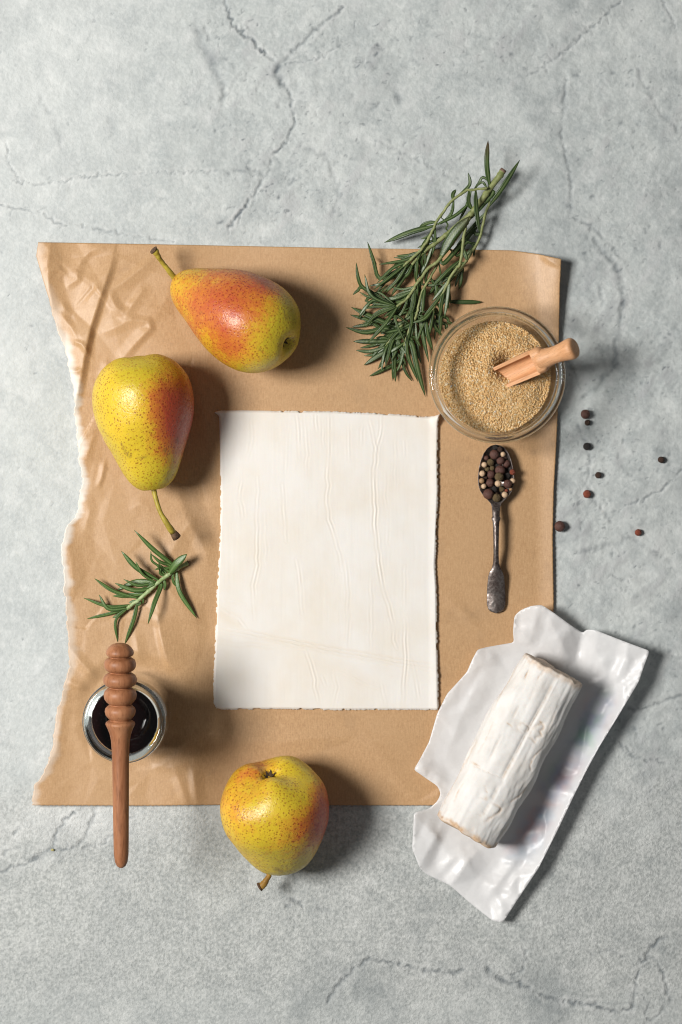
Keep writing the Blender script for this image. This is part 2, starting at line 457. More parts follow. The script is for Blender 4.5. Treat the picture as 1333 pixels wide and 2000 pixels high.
CRACKS = [  # points in photograph pixels, width, strength
    ([(440, 0), (452, 45), (500, 85), (530, 115), (545, 130), (541, 148), (556, 168), (568, 190), (576, 240), (563, 275), (537, 297), (522, 340), (482, 400), (446, 445)], 3.4, 0.75),
    ([(545, 128), (541, 148), (556, 166)], 8, 0.75), ([(563, 265), (572, 272)], 7, 0.7),
    ([(672, 12), (640, 40), (610, 65), (580, 95), (552, 122)], 4.2, 0.55), ([(665, 88), (625, 112), (600, 120), (558, 124)], 2.4, 0.5),
    ([(10, 275), (18, 320), (38, 355), (80, 360), (150, 347), (220, 341), (300, 337), (400, 335), (465, 333), (520, 343)], 2.2, 0.42),
    ([(455, 333), (490, 330), (522, 345)], 5, 0.5),
    ([(0, 400), (40, 408), (85, 416), (110, 436), (190, 446), (260, 460), (340, 472)], 2.6, 0.45),
    ([(1213, 0), (1165, 45), (1110, 95), (1060, 130), (1030, 148)], 3.2, 0.6), ([(1165, 45), (1110, 95)], 4.4, 0.35),
    ([(1108, 150), (1102, 200), (1098, 270), (1112, 330), (1118, 380), (1112, 425), (1150, 440), (1190, 475), (1210, 500)], 4.0, 0.42),
    ([(1295, 0), (1315, 40), (1328, 80)], 3, 0.4), ([(1245, 130), (1260, 170), (1290, 220), (1333, 260)], 5, 0.3),
    ([(1160, 465), (1185, 500), (1210, 530), (1218, 580), (1212, 630), (1203, 680), (1200, 715), (1175, 750), (1140, 775)], 7, 0.42),
    ([(1130, 830), (1150, 870), (1152, 920), (1145, 945), (1165, 980), (1195, 1020)], 4, 0.38),
    ([(1333, 918), (1292, 958), (1260, 975), (1222, 987)], 2.4, 0.5), ([(1195, 1120), (1230, 1140)], 3, 0.45),
    ([(1130, 1080), (1180, 1068), (1210, 1060), (1230, 1045), (1265, 1070), (1310, 1095)], 6, 0.28),
    ([(640, 1957), (655, 1935), (675, 1908), (722, 1872), (770, 1882), (820, 1892), (870, 1900), (915, 1898)], 4.2, 0.55),
    ([(955, 1895), (975, 1910), (1000, 1922)], 7, 0.55), ([(1000, 1912), (1050, 1940), (1095, 1955), (1150, 1962), (1205, 1977), (1235, 1970), (1240, 1940), (1250, 1895), (1262, 1862)], 4.4, 0.62),
    ([(1262, 1862), (1285, 1880), (1300, 1920), (1310, 1955), (1285, 1985), (1262, 2000)], 3.4, 0.55), ([(1020, 1852), (1030, 1870), (1022, 1895), (1000, 1905)], 2.6, 0.45),
    ([(1265, 1862), (1285, 1838), (1305, 1830)], 4.5, 0.6), ([(1150, 1860), (1200, 1858), (1230, 1875)], 2.4, 0.4), ([(1240, 1940), (1270, 1955), (1262, 1982)], 3, 0.4),
    ([(0, 1703), (45, 1690), (75, 1672), (105, 1655)], 3.5, 0.5), ([(68, 1678), (105, 1655)], 8, 0.45), ([(105, 1650), (112, 1620), (130, 1598), (165, 1575)], 4.5, 0.55),
    ([(110, 1660), (150, 1655), (170, 1635), (180, 1600), (190, 1575)], 4.5, 0.45), ([(150, 1656), (200, 1650), (220, 1632), (262, 1590), (278, 1570)], 3.4, 0.5),
    ([(28, 1628), (38, 1618)], 5, 0.5), ([(5, 1668), (20, 1660), (40, 1655)], 4, 0.4),
    ([(1185, 1345), (1205, 1385), (1250, 1385), (1333, 1358)], 4, 0.42), ([(1175, 1435), (1210, 1450), (1240, 1480), (1300, 1490)], 4, 0.35), ([(1260, 1270), (1333, 1285)], 4, 0.28),
    ([(600, 288), (640, 310), (655, 345), (662, 380), (650, 420)], 6, 0.28), ([(735, 275), (790, 300), (850, 330), (880, 350)], 4, 0.3), ([(690, 130), (750, 95)], 3, 0.4),
    ([(770, 170), (785, 200)], 9, 0.4), ([(720, 215), (745, 200)], 5, 0.4), ([(385, 45), (392, 85), (415, 120), (425, 150)], 13, 0.42), ([(400, 55), (412, 80)], 8, 0.4), ([(425, 145), (440, 170), (435, 205)], 6, 0.42),
    ([(880, 250), (935, 240), (970, 258)], 3, 0.25), ([(560, 1770), (590, 1760)], 5, 0.4), ([(620, 1775), (640, 1780)], 6, 0.4), ([(570, 1755), (592, 1772)], 5, 0.5),
    ([(1100, 690), (1120, 720), (1135, 760)], 5, 0.35), ([(1170, 560), (1180, 600)], 4, 0.25),
    ([(80, 190), (92, 215), (115, 260), (120, 290)], 6, 0.18), ([(215, 235), (222, 262)], 9, 0.16), ([(855, 1320), (880, 1380)], 5, 0.3),
]

def build_table():
    st = 2.4
    fx = np.arange(-32, 1366, st); fy = np.arange(-32, 2034, st)
    ox = np.array([30, 80, 160, 300, 500, 800, 1300, 2100, 3600]); oy = ox
    gx = np.concatenate([(fx[0] - ox)[::-1], fx, fx[-1] + ox]); gy = np.concatenate([(fy[0] - oy)[::-1], fy, fy[-1] + oy])
    Xp, Yp = np.meshgrid(gx, gy)
    stain = np.zeros_like(Xp); depth = np.zeros_like(Xp); smudge = np.zeros_like(Xp); edge_highlight = np.zeros_like(Xp)
    def seg_stamp(a, b, w, s, dep=1.0, lp=1.0):
        r = w * 3 + 4
        j0, j1 = np.searchsorted(gx, [min(a[0], b[0]) - r, max(a[0], b[0]) + r]); i0, i1 = np.searchsorted(gy, [min(a[1], b[1]) - r, max(a[1], b[1]) + r])
        if j0 >= j1 or i0 >= i1: return
        X = Xp[i0:i1, j0:j1]; Y = Yp[i0:i1, j0:j1]
        dx, dy = b[0] - a[0], b[1] - a[1]; l2 = dx * dx + dy * dy + 1e-9
        t = np.clip(((X - a[0]) * dx + (Y - a[1]) * dy) / l2, 0, 1)
        d = np.hypot(X - a[0] - t * dx, Y - a[1] - t * dy)
        v = s * np.exp(-(d / (w * 0.62)) ** 2)
        stain[i0:i1, j0:j1] = np.maximum(stain[i0:i1, j0:j1], v)
        depth[i0:i1, j0:j1] = np.maximum(depth[i0:i1, j0:j1], v * dep)
        edge_highlight[i0:i1, j0:j1] = np.maximum(edge_highlight[i0:i1, j0:j1], lp * s * np.exp(-((d - w * 1.5) / (w * 0.7)) ** 2))  # highlight along crack and nick edges, painted into the colour only
    def soft(a, w, s):
        r = w * 2.6
        j0, j1 = np.searchsorted(gx, [a[0] - r, a[0] + r]); i0, i1 = np.searchsorted(gy, [a[1] - r, a[1] + r])
        d2 = (Xp[i0:i1, j0:j1] - a[0]) ** 2 + (Yp[i0:i1, j0:j1] - a[1]) ** 2
        smudge[i0:i1, j0:j1] = np.maximum(smudge[i0:i1, j0:j1], s * np.exp(-d2 / w ** 2))
    r = random.Random(5)
    for k, (pts, w, s) in enumerate(CRACKS):
        q = jag(pts, 5, 3.4, k)
        for p in q[::3]:
            if r.random() < 0.75: soft((p[0] + r.gauss(0, 9), p[1] + r.gauss(0, 9)), r.uniform(9, 26), s * r.uniform(0.15, 0.5))
        for a, b in zip(q[:-1], q[1:]):
            f = (0.1 + 1.2 * r.random()) * (0.55 + 0.75 * abs(math.sin(a[0] * 0.021 + a[1] * 0.033 + k)))
            seg_stamp(a, b, w * (0.6 + 0.85 * r.random()), min(1, s * 1.5) * min(1, f))
        if w < 8:                                   # little spurs off the crack
            for _ in range(len(q) // 5):
                p = r.choice(q); an = r.uniform(0, 6.28); l = r.uniform(6, 22)
                seg_stamp(p, (p[0] + l * math.cos(an), p[1] + l * math.sin(an)), 2.0, s * 0.6)
    # rough, pitted belts beside the cracks and scattered short nicks
    belts = [(560, 215, 70, 120), (600, 340, 80, 60), (520, 380, 60, 60), (720, 100, 90, 60), (1180, 620, 60, 130), (860, 330, 90, 60), (1150, 1000, 70, 130), (1250, 1420, 90, 80), (1230, 1180, 80, 100), (1290, 700, 50, 160), (1000, 60, 90, 60), (1250, 260, 60, 120), (460, 150, 40, 110), (1180, 900, 60, 80)]
    for _ in range(1700):
        if r.random() < 0.62:
            bx = r.choice(belts); x = r.gauss(bx[0], bx[2]); y = r.gauss(bx[1], bx[3])
        else:
            x = r.uniform(-20, 1353); y = r.uniform(-20, 2020)
            if y > 1600 and r.random() < 0.6: continue
            if x < 520 and r.random() < 0.45: continue
        an = r.gauss(-0.75, 0.7); w = r.uniform(1.3, 2.6) * (1.0 if r.random() < 0.85 else 1.9); p = (x, y)
        for _k in range(r.choice((1, 1, 2, 2, 3))):
            l = r.uniform(0.5, 5.0); q = (p[0] + l * math.cos(an), p[1] + l * math.sin(an))
            seg_stamp(p, q, w * r.uniform(0.6, 1.2), r.uniform(0.2, 0.8), 0.45, 0.15); an += r.gauss(0, 0.9); p = q
    belt = np.zeros_like(Xp)
    for (x, y, a, b) in belts: belt = np.maximum(belt, np.exp(-((Xp - x) / (a * 1.5)) ** 2 - ((Yp - y) / (b * 1.4)) ** 2))
    nn = fbm(Xp / 60, Yp / 60, None, 5, 3); n2 = fbm(Xp / 16, Yp / 16, None, 4, 9)
    warp = fbm((Xp + 0.7 * Yp) / 26, (Yp - 0.7 * Xp) / 60, None, 4, 21)
    stain = np.clip(stain * (0.75 + 0.5 * n2) + belt * np.clip(warp * 1.5 - 0.2, 0, 0.6) * 0.9 + np.clip(nn - 0.22, 0, 1) * 0.22, 0, 1)
    mot = fbm(Xp / 120 + 7, Yp / 150, None, 5, 131, 0.62); mo2 = fbm((Xp + 0.5 * Yp) / 34, (Yp - 0.5 * Xp) / 22, None, 4, 137, 0.6)
    rightw = 0.35 + 0.65 * sstep(380, 900, Xp + 0.1 * (Yp - 1000))
    smudge = np.clip(smudge * (0.5 + 0.9 * np.clip(n2 + 0.4, 0, 1)) + (np.clip(mot - 0.02, 0, 1) * 0.95 + np.clip(mo2 - 0.12, 0, 1) * 0.55) * rightw, 0, 0.74)
    sand = sstep(1380, 1680, Yp + 120 * nn) * (1 - 0.4 * sstep(1850, 2000, Yp)) + 0.15
    sand = np.maximum(sand, 0.75 * np.exp(-((Xp - 1230) / 150) ** 2 - ((Yp - 1560) / 130) ** 2))
    pale = np.clip(0.28 * edge_highlight * (0.4 + 0.6 * (warp > 0)) * (1 - stain) + np.clip(-mo2 - 0.2, 0, 1) * 0.5 + np.clip(warp * 1.6 - 0.35, 0, 0.6) * (0.25 + belt) + 0.45 * np.exp(-((Xp - 170) / 130) ** 2 - ((Yp - 1605) / 35) ** 2) + 0.18 * sstep(420, 60, Xp) * sstep(1700, 1350, Yp), 0, 0.75)
    trowel = vn((Xp + 12 * vn(Xp / 90, Yp / 90)) / 11, Yp / 190, None, 31) * np.exp(-((Yp - 120) / 160) ** 2)
    Z = -0.0010 * depth + 0.00034 * warp * (0.4 + belt) + 0.00026 * n2 * (0.45 + belt) + 0.00022 * mo2 + 0.00014 * nn + 0.00006 * trowel - 0.0006
    far = sstep(0, 900, np.maximum(np.maximum(-32 - Xp, Xp - 1366), np.maximum(-32 - Yp, Yp - 2034)))
    Z = Z * (1 - far) - 0.0006 * far
    X = (Xp - 666.5) / PX; Y = (1000 - Yp) / PX
    V = np.stack([X, Y, Z], -1).reshape(-1, 3)
    o = mesh_obj('tabletop', V, grid_faces(*Xp.shape)[:, ::-1], M['stone'], None, True, dict(stain=stain, smudge=smudge, sand=np.clip(sand, 0, 1), pale=pale))
    tag(o, 'pale grey cracked concrete tabletop under everything', kind='structure')
build_table()

# ------------------------------------------------------------------ brown baking paper
def edge(pts, n):
    p = np.array(pts, float)
    d = np.concatenate([[0], np.cumsum(np.hypot(*np.diff(p, axis=0).T))]); q = np.linspace(0, d[-1], n)
    return np.stack([np.interp(q, d, p[:, 0]), np.interp(q, d, p[:, 1])], -1)

def coons(top, bot, left, right):
    n, m = len(left), len(top)
    u = np.linspace(0, 1, m)[None, :, None]; v = np.linspace(0, 1, n)[:, None, None]
    T, B, L, R = top[None], bot[None], left[:, None], right[:, None]
    return (1 - v) * T + v * B + (1 - u) * L + u * R - ((1 - u) * (1 - v) * top[0] + u * (1 - v) * top[-1] + (1 - u) * v * bot[0] + u * v * bot[-1])

RIDGES = [  # line in photograph pixels, height mm, width on each side (px) : sharp creases of the crumpled paper
    ([(222, 500), (207, 549), (190, 600), (176, 644), (168, 681), (158, 740), (146, 800)], 3.4, 44, 13),
    ([(98, 474), (93, 520), (96, 560), (106, 605)], 2.6, 26, 30),
    ([(152, 526), (160, 508), (178, 490), (206, 478)], 1.3, 14, 22), ([(150, 526), (152, 545), (130, 560)], 1.1, 18, 12),
    ([(92, 530), (115, 525), (128, 535)], 1.2, 14, 10), ([(213, 570), (240, 552), (300, 505)], 1.6, 22, 14), ([(213, 572), (228, 600), (245, 615)], 1.4, 16, 14),
    ([(245, 618), (258, 595), (282, 562)], 1.3, 18, 12), ([(253, 624), (290, 628), (295, 640), (268, 668), (240, 700)], 1.6, 20, 12), ([(200, 650), (225, 640), (262, 622)], 1.0, 16, 16),
    ([(143, 666), (160, 672), (172, 690)], 1.4, 8, 8), ([(118, 610), (140, 640), (150, 660)], 1.3, 16, 12), ([(134, 722), (150, 726), (160, 720)], 1.0, 8, 8),
    ([(120, 590), (128, 605), (140, 615)], 1.0, 12, 12), ([(170, 590), (195, 560)], 1.2, 18, 18), ([(210, 705), (208, 722), (200, 735)], 1.0, 14, 8),
    ([(205, 900), (200, 930), (192, 950)], 1.0, 10, 8), ([(186, 842), (176, 870), (168, 900)], 0.8, 16, 12),
    ([(308, 1198), (314, 1240), (322, 1275), (334, 1312)], 1.9, 12, 42), ([(265, 1238), (270, 1270), (277, 1306)], 0.9, 12, 20),
    ([(132, 1259), (160, 1295), (182, 1318), (205, 1343)], 1.5, 18, 16), ([(134, 1330), (150, 1340), (170, 1345)], 1.0, 10, 12),
    ([(376, 1500), (380, 1530), (385, 1571)], 1.5, 12, 22), ([(340, 1500), (355, 1540), (368, 1572)], 1.0, 14, 14), ([(300, 1490), (330, 1500), (370, 1490)], 0.8, 20, 20),
    ([(255, 995), (275, 985), (300, 995)], 0.7, 20, 20), ([(330, 1090), (350, 1050), (380, 1010)], 0.9, 26, 30), ([(370, 1020), (395, 1060), (410, 1100)], 0.7, 20, 26),
    ([(250, 1460), (300, 1480), (340, 1478)], 0.6, 16, 16), ([(90, 1500), (110, 1470), (118, 1420), (130, 1370)], 0.9, 18, 26), ([(128, 1050), (140, 1090), (146, 1160)], 0.8, 14, 26), ([(160, 960), (175, 1000), (165, 1040)], 0.7, 14, 20),
    ([(870, 1165), (905, 1195), (930, 1225)], 0.5, 20, 20), ([(1058, 497), (1075, 510), (1096, 520)], 1.2, 10, 24),
]

def paper_z(px, py):
    px = np.asarray(px, float); py = np.asarray(py, float)
    z = np.zeros_like(px)
    for k, (pts, h, wl, wr) in enumerate(RIDGES):
        d, s, t = poly_dist(px, py, pts)
        w = np.where(s > 0, wl, wr)              # sign > 0 : left of a line drawn downwards
        prof = np.clip(1 - d / w, 0, 1); prof = prof ** 1.25
        z = z + h * 0.001 * prof * (0.25 + 0.75 * np.sin(np.clip(t, 0.0, 1.0) * math.pi) ** 0.6)
    left = sstep(460, 120, px)
    tl = np.exp(-((px - 190) / 130) ** 2 - ((py - 600) / 150) ** 2)
    z = z + 0.0016 * (1 + facets(px, py, (60, 460, 420, 820), 46, 41)) * tl + 0.0017 * (1 + facets(px, py, (50, 440, 470, 1600), 46, 42)) * sstep(470, 330, px) + 0.0007 * (1 + facets(px, py, (50, 440, 470, 1600), 110, 43)) * sstep(440, 300, px) + 0.0009 * (1 + facets(px, py, (300, 1390, 900, 1600), 16, 44)) * sstep(1400, 1460, py) + 0.00030 * (fbm(px / 60, py / 60, None, 3, 5) + 0.5) * (0.25 + left)
    top_r = np.exp(-((px - 1100) / 60) ** 2) * np.exp(-((py - 500) / 110) ** 2)
    z = z + 0.0075 * top_r + 0.0024 * sstep(1045, 1098, px) * sstep(1350, 1150, py)
    z = z + 0.0012 * sstep(40, 0, np.abs(py - 482)) * sstep(480, 560, py * 0 + px) * 0.6
    z = z + 0.0016 * sstep(150, 70, px)
    for (cx, cy, r) in ((263, 1389, 100), (966, 740, 110), (470, 620, 70), (285, 800, 70)):   # things press it flat
        z = z * sstep(r * 0.8, r * 1.35, np.hypot(px - cx, py - cy)) if r < 80 else z * (0.05 + 0.95 * sstep(r * 0.85, r * 1.2, np.hypot(px - cx, py - cy)))
    return z + 0.0004

def build_paper():
    n, m = 420, 400
    L = edge([(75, 473), (71, 500), (84, 545), (95, 580), (110, 640), (128, 680), (140, 735), (146, 790), (148, 850), (155, 910), (162, 935), (152, 985), (146, 1010), (128, 1030), (120, 1065), (124, 1130), (130, 1180), (132, 1260), (135, 1300), (120, 1350), (108, 1410), (102, 1450), (95, 1490), (69, 1535), (64, 1573)], n)
    R = edge([(1097, 506), (1094, 560), (1093, 620), (1090, 800), (1087, 870), (1082, 960), (1080, 1050), (1082, 1180), (1078, 1400), (1078, 1573)], n)
    T = edge([(75, 473), (300, 477), (500, 481), (700, 485), (900, 487), (1000, 489), (1050, 496), (1097, 506)], m)
    B = edge([(64, 1573), (300, 1573.5), (420, 1572), (640, 1573), (835, 1573), (1078, 1573)], m)
    G = coons(T, B, L, R); px, py = G[..., 0].copy(), G[..., 1].copy()
    u = np.linspace(0, 1, m)[None, :] + 0 * px
    fray = 5.0 * fbm(py / 18, py * 0, None, 4, 77) + 1.0 * vn(py / 3.5, py * 0, None, 78)
    px += fray * sstep(0.03, 0, u) * sstep(520, 700, py)
    ser = 0.25 * np.sign(np.sin(px * 0.55)); py += ser * (np.arange(n)[:, None] == n - 1)
    px += 0.3 * np.sign(np.sin(py * 0.6)) * (np.arange(m)[None, :] == m - 1)
    z = paper_z(px, py)
    dl = (px - px[:, :1])
    wid = 8 + 9 * np.clip(fbm(py / 30, py * 0, None, 3, 81) + 0.3, 0, 1)
    torn = (1 - sstep(wid * 0.35, wid * 1.8, dl)) * (0.25 + 0.75 * sstep(560, 720, py)) * (1 - 0.55 * sstep(1080, 1250, py))
    dark_patch = 0.22 * np.exp(-((px - 910) / 45) ** 2 - ((py - 1200) / 16) ** 2) + 0.3 * np.exp(-((px - 1042) / 9) ** 2 - ((py - 884) / 7) ** 2) + 0.3 * np.exp(-((px - 1078) / 7) ** 2 - ((py - 868) / 6) ** 2) + 0.12 * np.exp(-((px - 640) / 60) ** 2 - ((py - 610) / 25) ** 2)  # darker patches on the paper at fixed places
    dark_patch = np.clip(dark_patch * (0.7 + 0.9 * fbm(px / 12, py / 12, None, 3, 91)), 0, 1)
    dark_patch = np.maximum(dark_patch, 0.10 * sstep(0.35, 0.6, fbm(px / 45, py / 70, None, 3, 93)) * sstep(500, 700, px))
    X = (px - 666.5) / PX * (H - z) / H; Y = (1000 - py) / PX * (H - z) / H
    o = sheet('baking_paper', X, Y, z, np.full(px.size, 0.00018), M['kraft'], None, dict(torn=torn, dark_patch=dark_patch))
    tag(o, 'crumpled sheet of brown baking paper with torn left edge', 'paper')
build_paper()

# ------------------------------------------------------------------ puff pastry sheet
WR = [([(500, 70), (512, 180), (520, 320)], 0.22), ([(545, 80), (560, 300), (555, 400)], 0.15), ([(605, 70), (612, 170)], 0.22), ([(640, 90), (650, 260)], 0.15), ([(672, 75), (676, 200), (672, 330), (664, 560), (690, 690), (712, 760), (742, 880), (748, 930)], 0.32),
      ([(962, 70), (955, 190), (935, 260), (918, 380), (922, 560), (928, 720), (945, 880), (968, 1030), (1010, 1160), (1045, 1350)], 0.45), ([(900, 110), (925, 230), (940, 300)], 0.25), ([(290, 420), (296, 500), (284, 620), (288, 900), (262, 1010), (275, 1190)], 0.3), ([(205, 440), (190, 540), (210, 640)], 0.2), ([(425, 460), (432, 600), (445, 770)], 0.25), ([(460, 120), (440, 400)], 0.12),
      ([(500, 870), (520, 1000), (532, 1160)], 0.25), ([(765, 880), (780, 1050), (770, 1350)], 0.25), ([(905, 990), (910, 1200), (905, 1400)], 0.2), ([(1085, 1190), (1092, 1390), (1080, 1690)], 0.38), ([(1120, 1400), (1150, 1520), (1170, 1660)], 0.25), ([(545, 1350), (590, 1480), (620, 1640)], 0.28), ([(640, 1500), (665, 1570)], 0.2), ([(690, 1690), (720, 1560), (700, 1480)], 0.18), ([(955, 1520), (990, 1660)], 0.2),
      ([(70, 1228), (140, 1245), (250, 1262), (430, 1305), (600, 1338), (760, 1365), (900, 1388), (1080, 1420), (1262, 1452)], 0.62), ([(75, 1255), (250, 1285), (560, 1345), (900, 1405), (1262, 1472)], 0.35), ([(75, 1320), (230, 1330), (390, 1345)], 0.25), ([(80, 1130), (130, 1160), (190, 1190), (235, 1250)], 0.3), ([(130, 1090), (220, 1110)], 0.2), ([(1040, 90), (1035, 480)], 0.12), ([(780, 120), (785, 330)], 0.14), ([(860, 130), (850, 260)], 0.14), ([(260, 80), (262, 220), (235, 320)], 0.15), ([(330, 620), (335, 900)], 0.1), ([(1080, 220), (1085, 320)], 0.15), ([(980, 400), (1000, 900)], 0.1), ([(1090, 900), (1085, 1150)], 0.15), ([(720, 1470), (850, 1530), (980, 1580)], 0.2)]

def dough_top(px, py): return 0.0029 + paper_z(px, py) * 0.0 + 0.0006

def build_dough():
    n, m = 420, 320
    L = edge([(428, 807), (430, 870), (431, 1000), (428, 1080), (424, 1150), (421, 1230), (417, 1330), (418, 1375), (423, 1384)], n)
    R = edge([(857, 814), (856, 900), (857, 960), (855, 1010), (853, 1060), (851, 1105), (854, 1150), (855, 1250), (857, 1340), (858, 1387)], n)
    T = edge([(428, 807), (436, 802), (470, 801.5), (560, 802.5), (650, 803.5), (760, 808), (840, 814), (857, 814)], m)
    B = edge([(423, 1384), (436, 1386), (560, 1385), (640, 1387), (760, 1386.5), (858, 1387)], m)
    G = coons(T, B, L, R); px, py = G[..., 0].copy(), G[..., 1].copy()
    u = np.linspace(0, 1, m)[None, :] + 0 * px; v = np.linspace(0, 1, n)[:, None] + 0 * px
    def notch(t, s): return np.clip(vn(t / 7, t * 0, None, s) * 1.2 - 0.15, 0, 1) * 3.4 * (0.35 + 0.65 * (vn(t / 60, t * 0, None, s + 3) > -0.35)) + 0.8 * vn(t / 2.5, t * 0, None, s + 1)
    e = 0.006
    px += notch(py, 101) * (sstep(e, 0, u)) * sstep(0.1, 0.3, v); px -= notch(py, 103) * sstep(e, 0, 1 - u)
    py += notch(px, 105) * sstep(e, 0, v) * sstep(0.2, 0.35, u); py -= notch(px, 107) * sstep(e, 0, 1 - v)
    spike = np.exp(-((px - 426) / 9) ** 2 - ((py - 804) / 5) ** 2); px -= 13 * spike; py -= 1.5 * spike
    sp2 = np.exp(-((px - 857) / 7) ** 2 - ((py - 814) / 7) ** 2); px += 3.5 * sp2; py -= 6 * sp2
    z = np.full_like(px, 0.0026); crease = np.zeros_like(px)
    for k, (pts, h) in enumerate(WR):
        q = jag([CP(*p) for p in pts], 14, 1.6, 300 + k)
        d, s, t = poly_dist(px, py, q); f = np.sin(np.clip(t, 0.02, 0.98) * math.pi) ** 0.4
        z += 0.001 * h * 0.45 * (np.exp(-(d / 1.5) ** 2) - 0.55 * np.exp(-((d - 3.4) / 1.6) ** 2) + 0.35 * np.exp(-((d - 6.5) / 1.8) ** 2)) * f * (0.6 + 0.6 * vn(px / 12, py / 25, None, 300 + k))
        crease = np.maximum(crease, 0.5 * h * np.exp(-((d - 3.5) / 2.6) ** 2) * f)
    dg = [CP(70, 1280), CP(380, 1330), CP(700, 1400), CP(1000, 1450), CP(1265, 1490)]
    d, s, t = poly_dist(px, py, dg); z += 0.0005 * np.exp(-(d / 12) ** 2)
    tri = [CP(90, 1170), CP(130, 1200), CP(180, 1225)]; d2, _, _ = poly_dist(px, py, tri)
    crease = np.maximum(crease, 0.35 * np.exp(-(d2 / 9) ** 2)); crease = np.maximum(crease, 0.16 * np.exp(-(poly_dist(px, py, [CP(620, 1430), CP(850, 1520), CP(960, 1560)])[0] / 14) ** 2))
    z += 0.000012 * vn(px / 6, py / 90, None, 55) + 0.00022 * fbm(px / 70, py / 90, None, 3, 58) + 0.00001 * vn(px / 2.8, py / 40, None, 59)
    z += 0.0042 * np.exp(-((px - 856) / 9) ** 2 - ((py - 815) / 12) ** 2) + 0.0012 * np.exp(-((px - 424) / 12) ** 2 - ((py - 806) / 10) ** 2) + 0.0008 * sstep(835, 857, px)
    edgef = np.minimum(np.minimum(u, 1 - u) * m, np.minimum(v, 1 - v) * n)
    z -= 0.0011 * sstep(3.0, 0, edgef)
    base = 0.0006 + 0 * z
    th = z - base
    X = (px - 666.5) / PX * (H - z) / H; Y = (1000 - py) / PX * (H - z) / H
    o = sheet('pastry_sheet', X, Y, z, th.ravel(), M['dough'], None, dict(crease=np.clip(crease, 0, 1)))
    tag(o, 'rectangular sheet of raw puff pastry lying on brown paper', 'pastry')
build_dough()

# ------------------------------------------------------------------ pears
PROF = [(0.055, 0.0), (0.045, 0.08), (0.012, 0.19), (0.0, 0.33), (0.018, 0.52), (0.085, 0.77), (0.20, 0.95), (0.34, 1.0), (0.50, 0.945), (0.64, 0.80), (0.76, 0.635), (0.86, 0.50), (0.94, 0.35), (0.985, 0.17), (0.975, 0.06), (0.968, 0.0)]

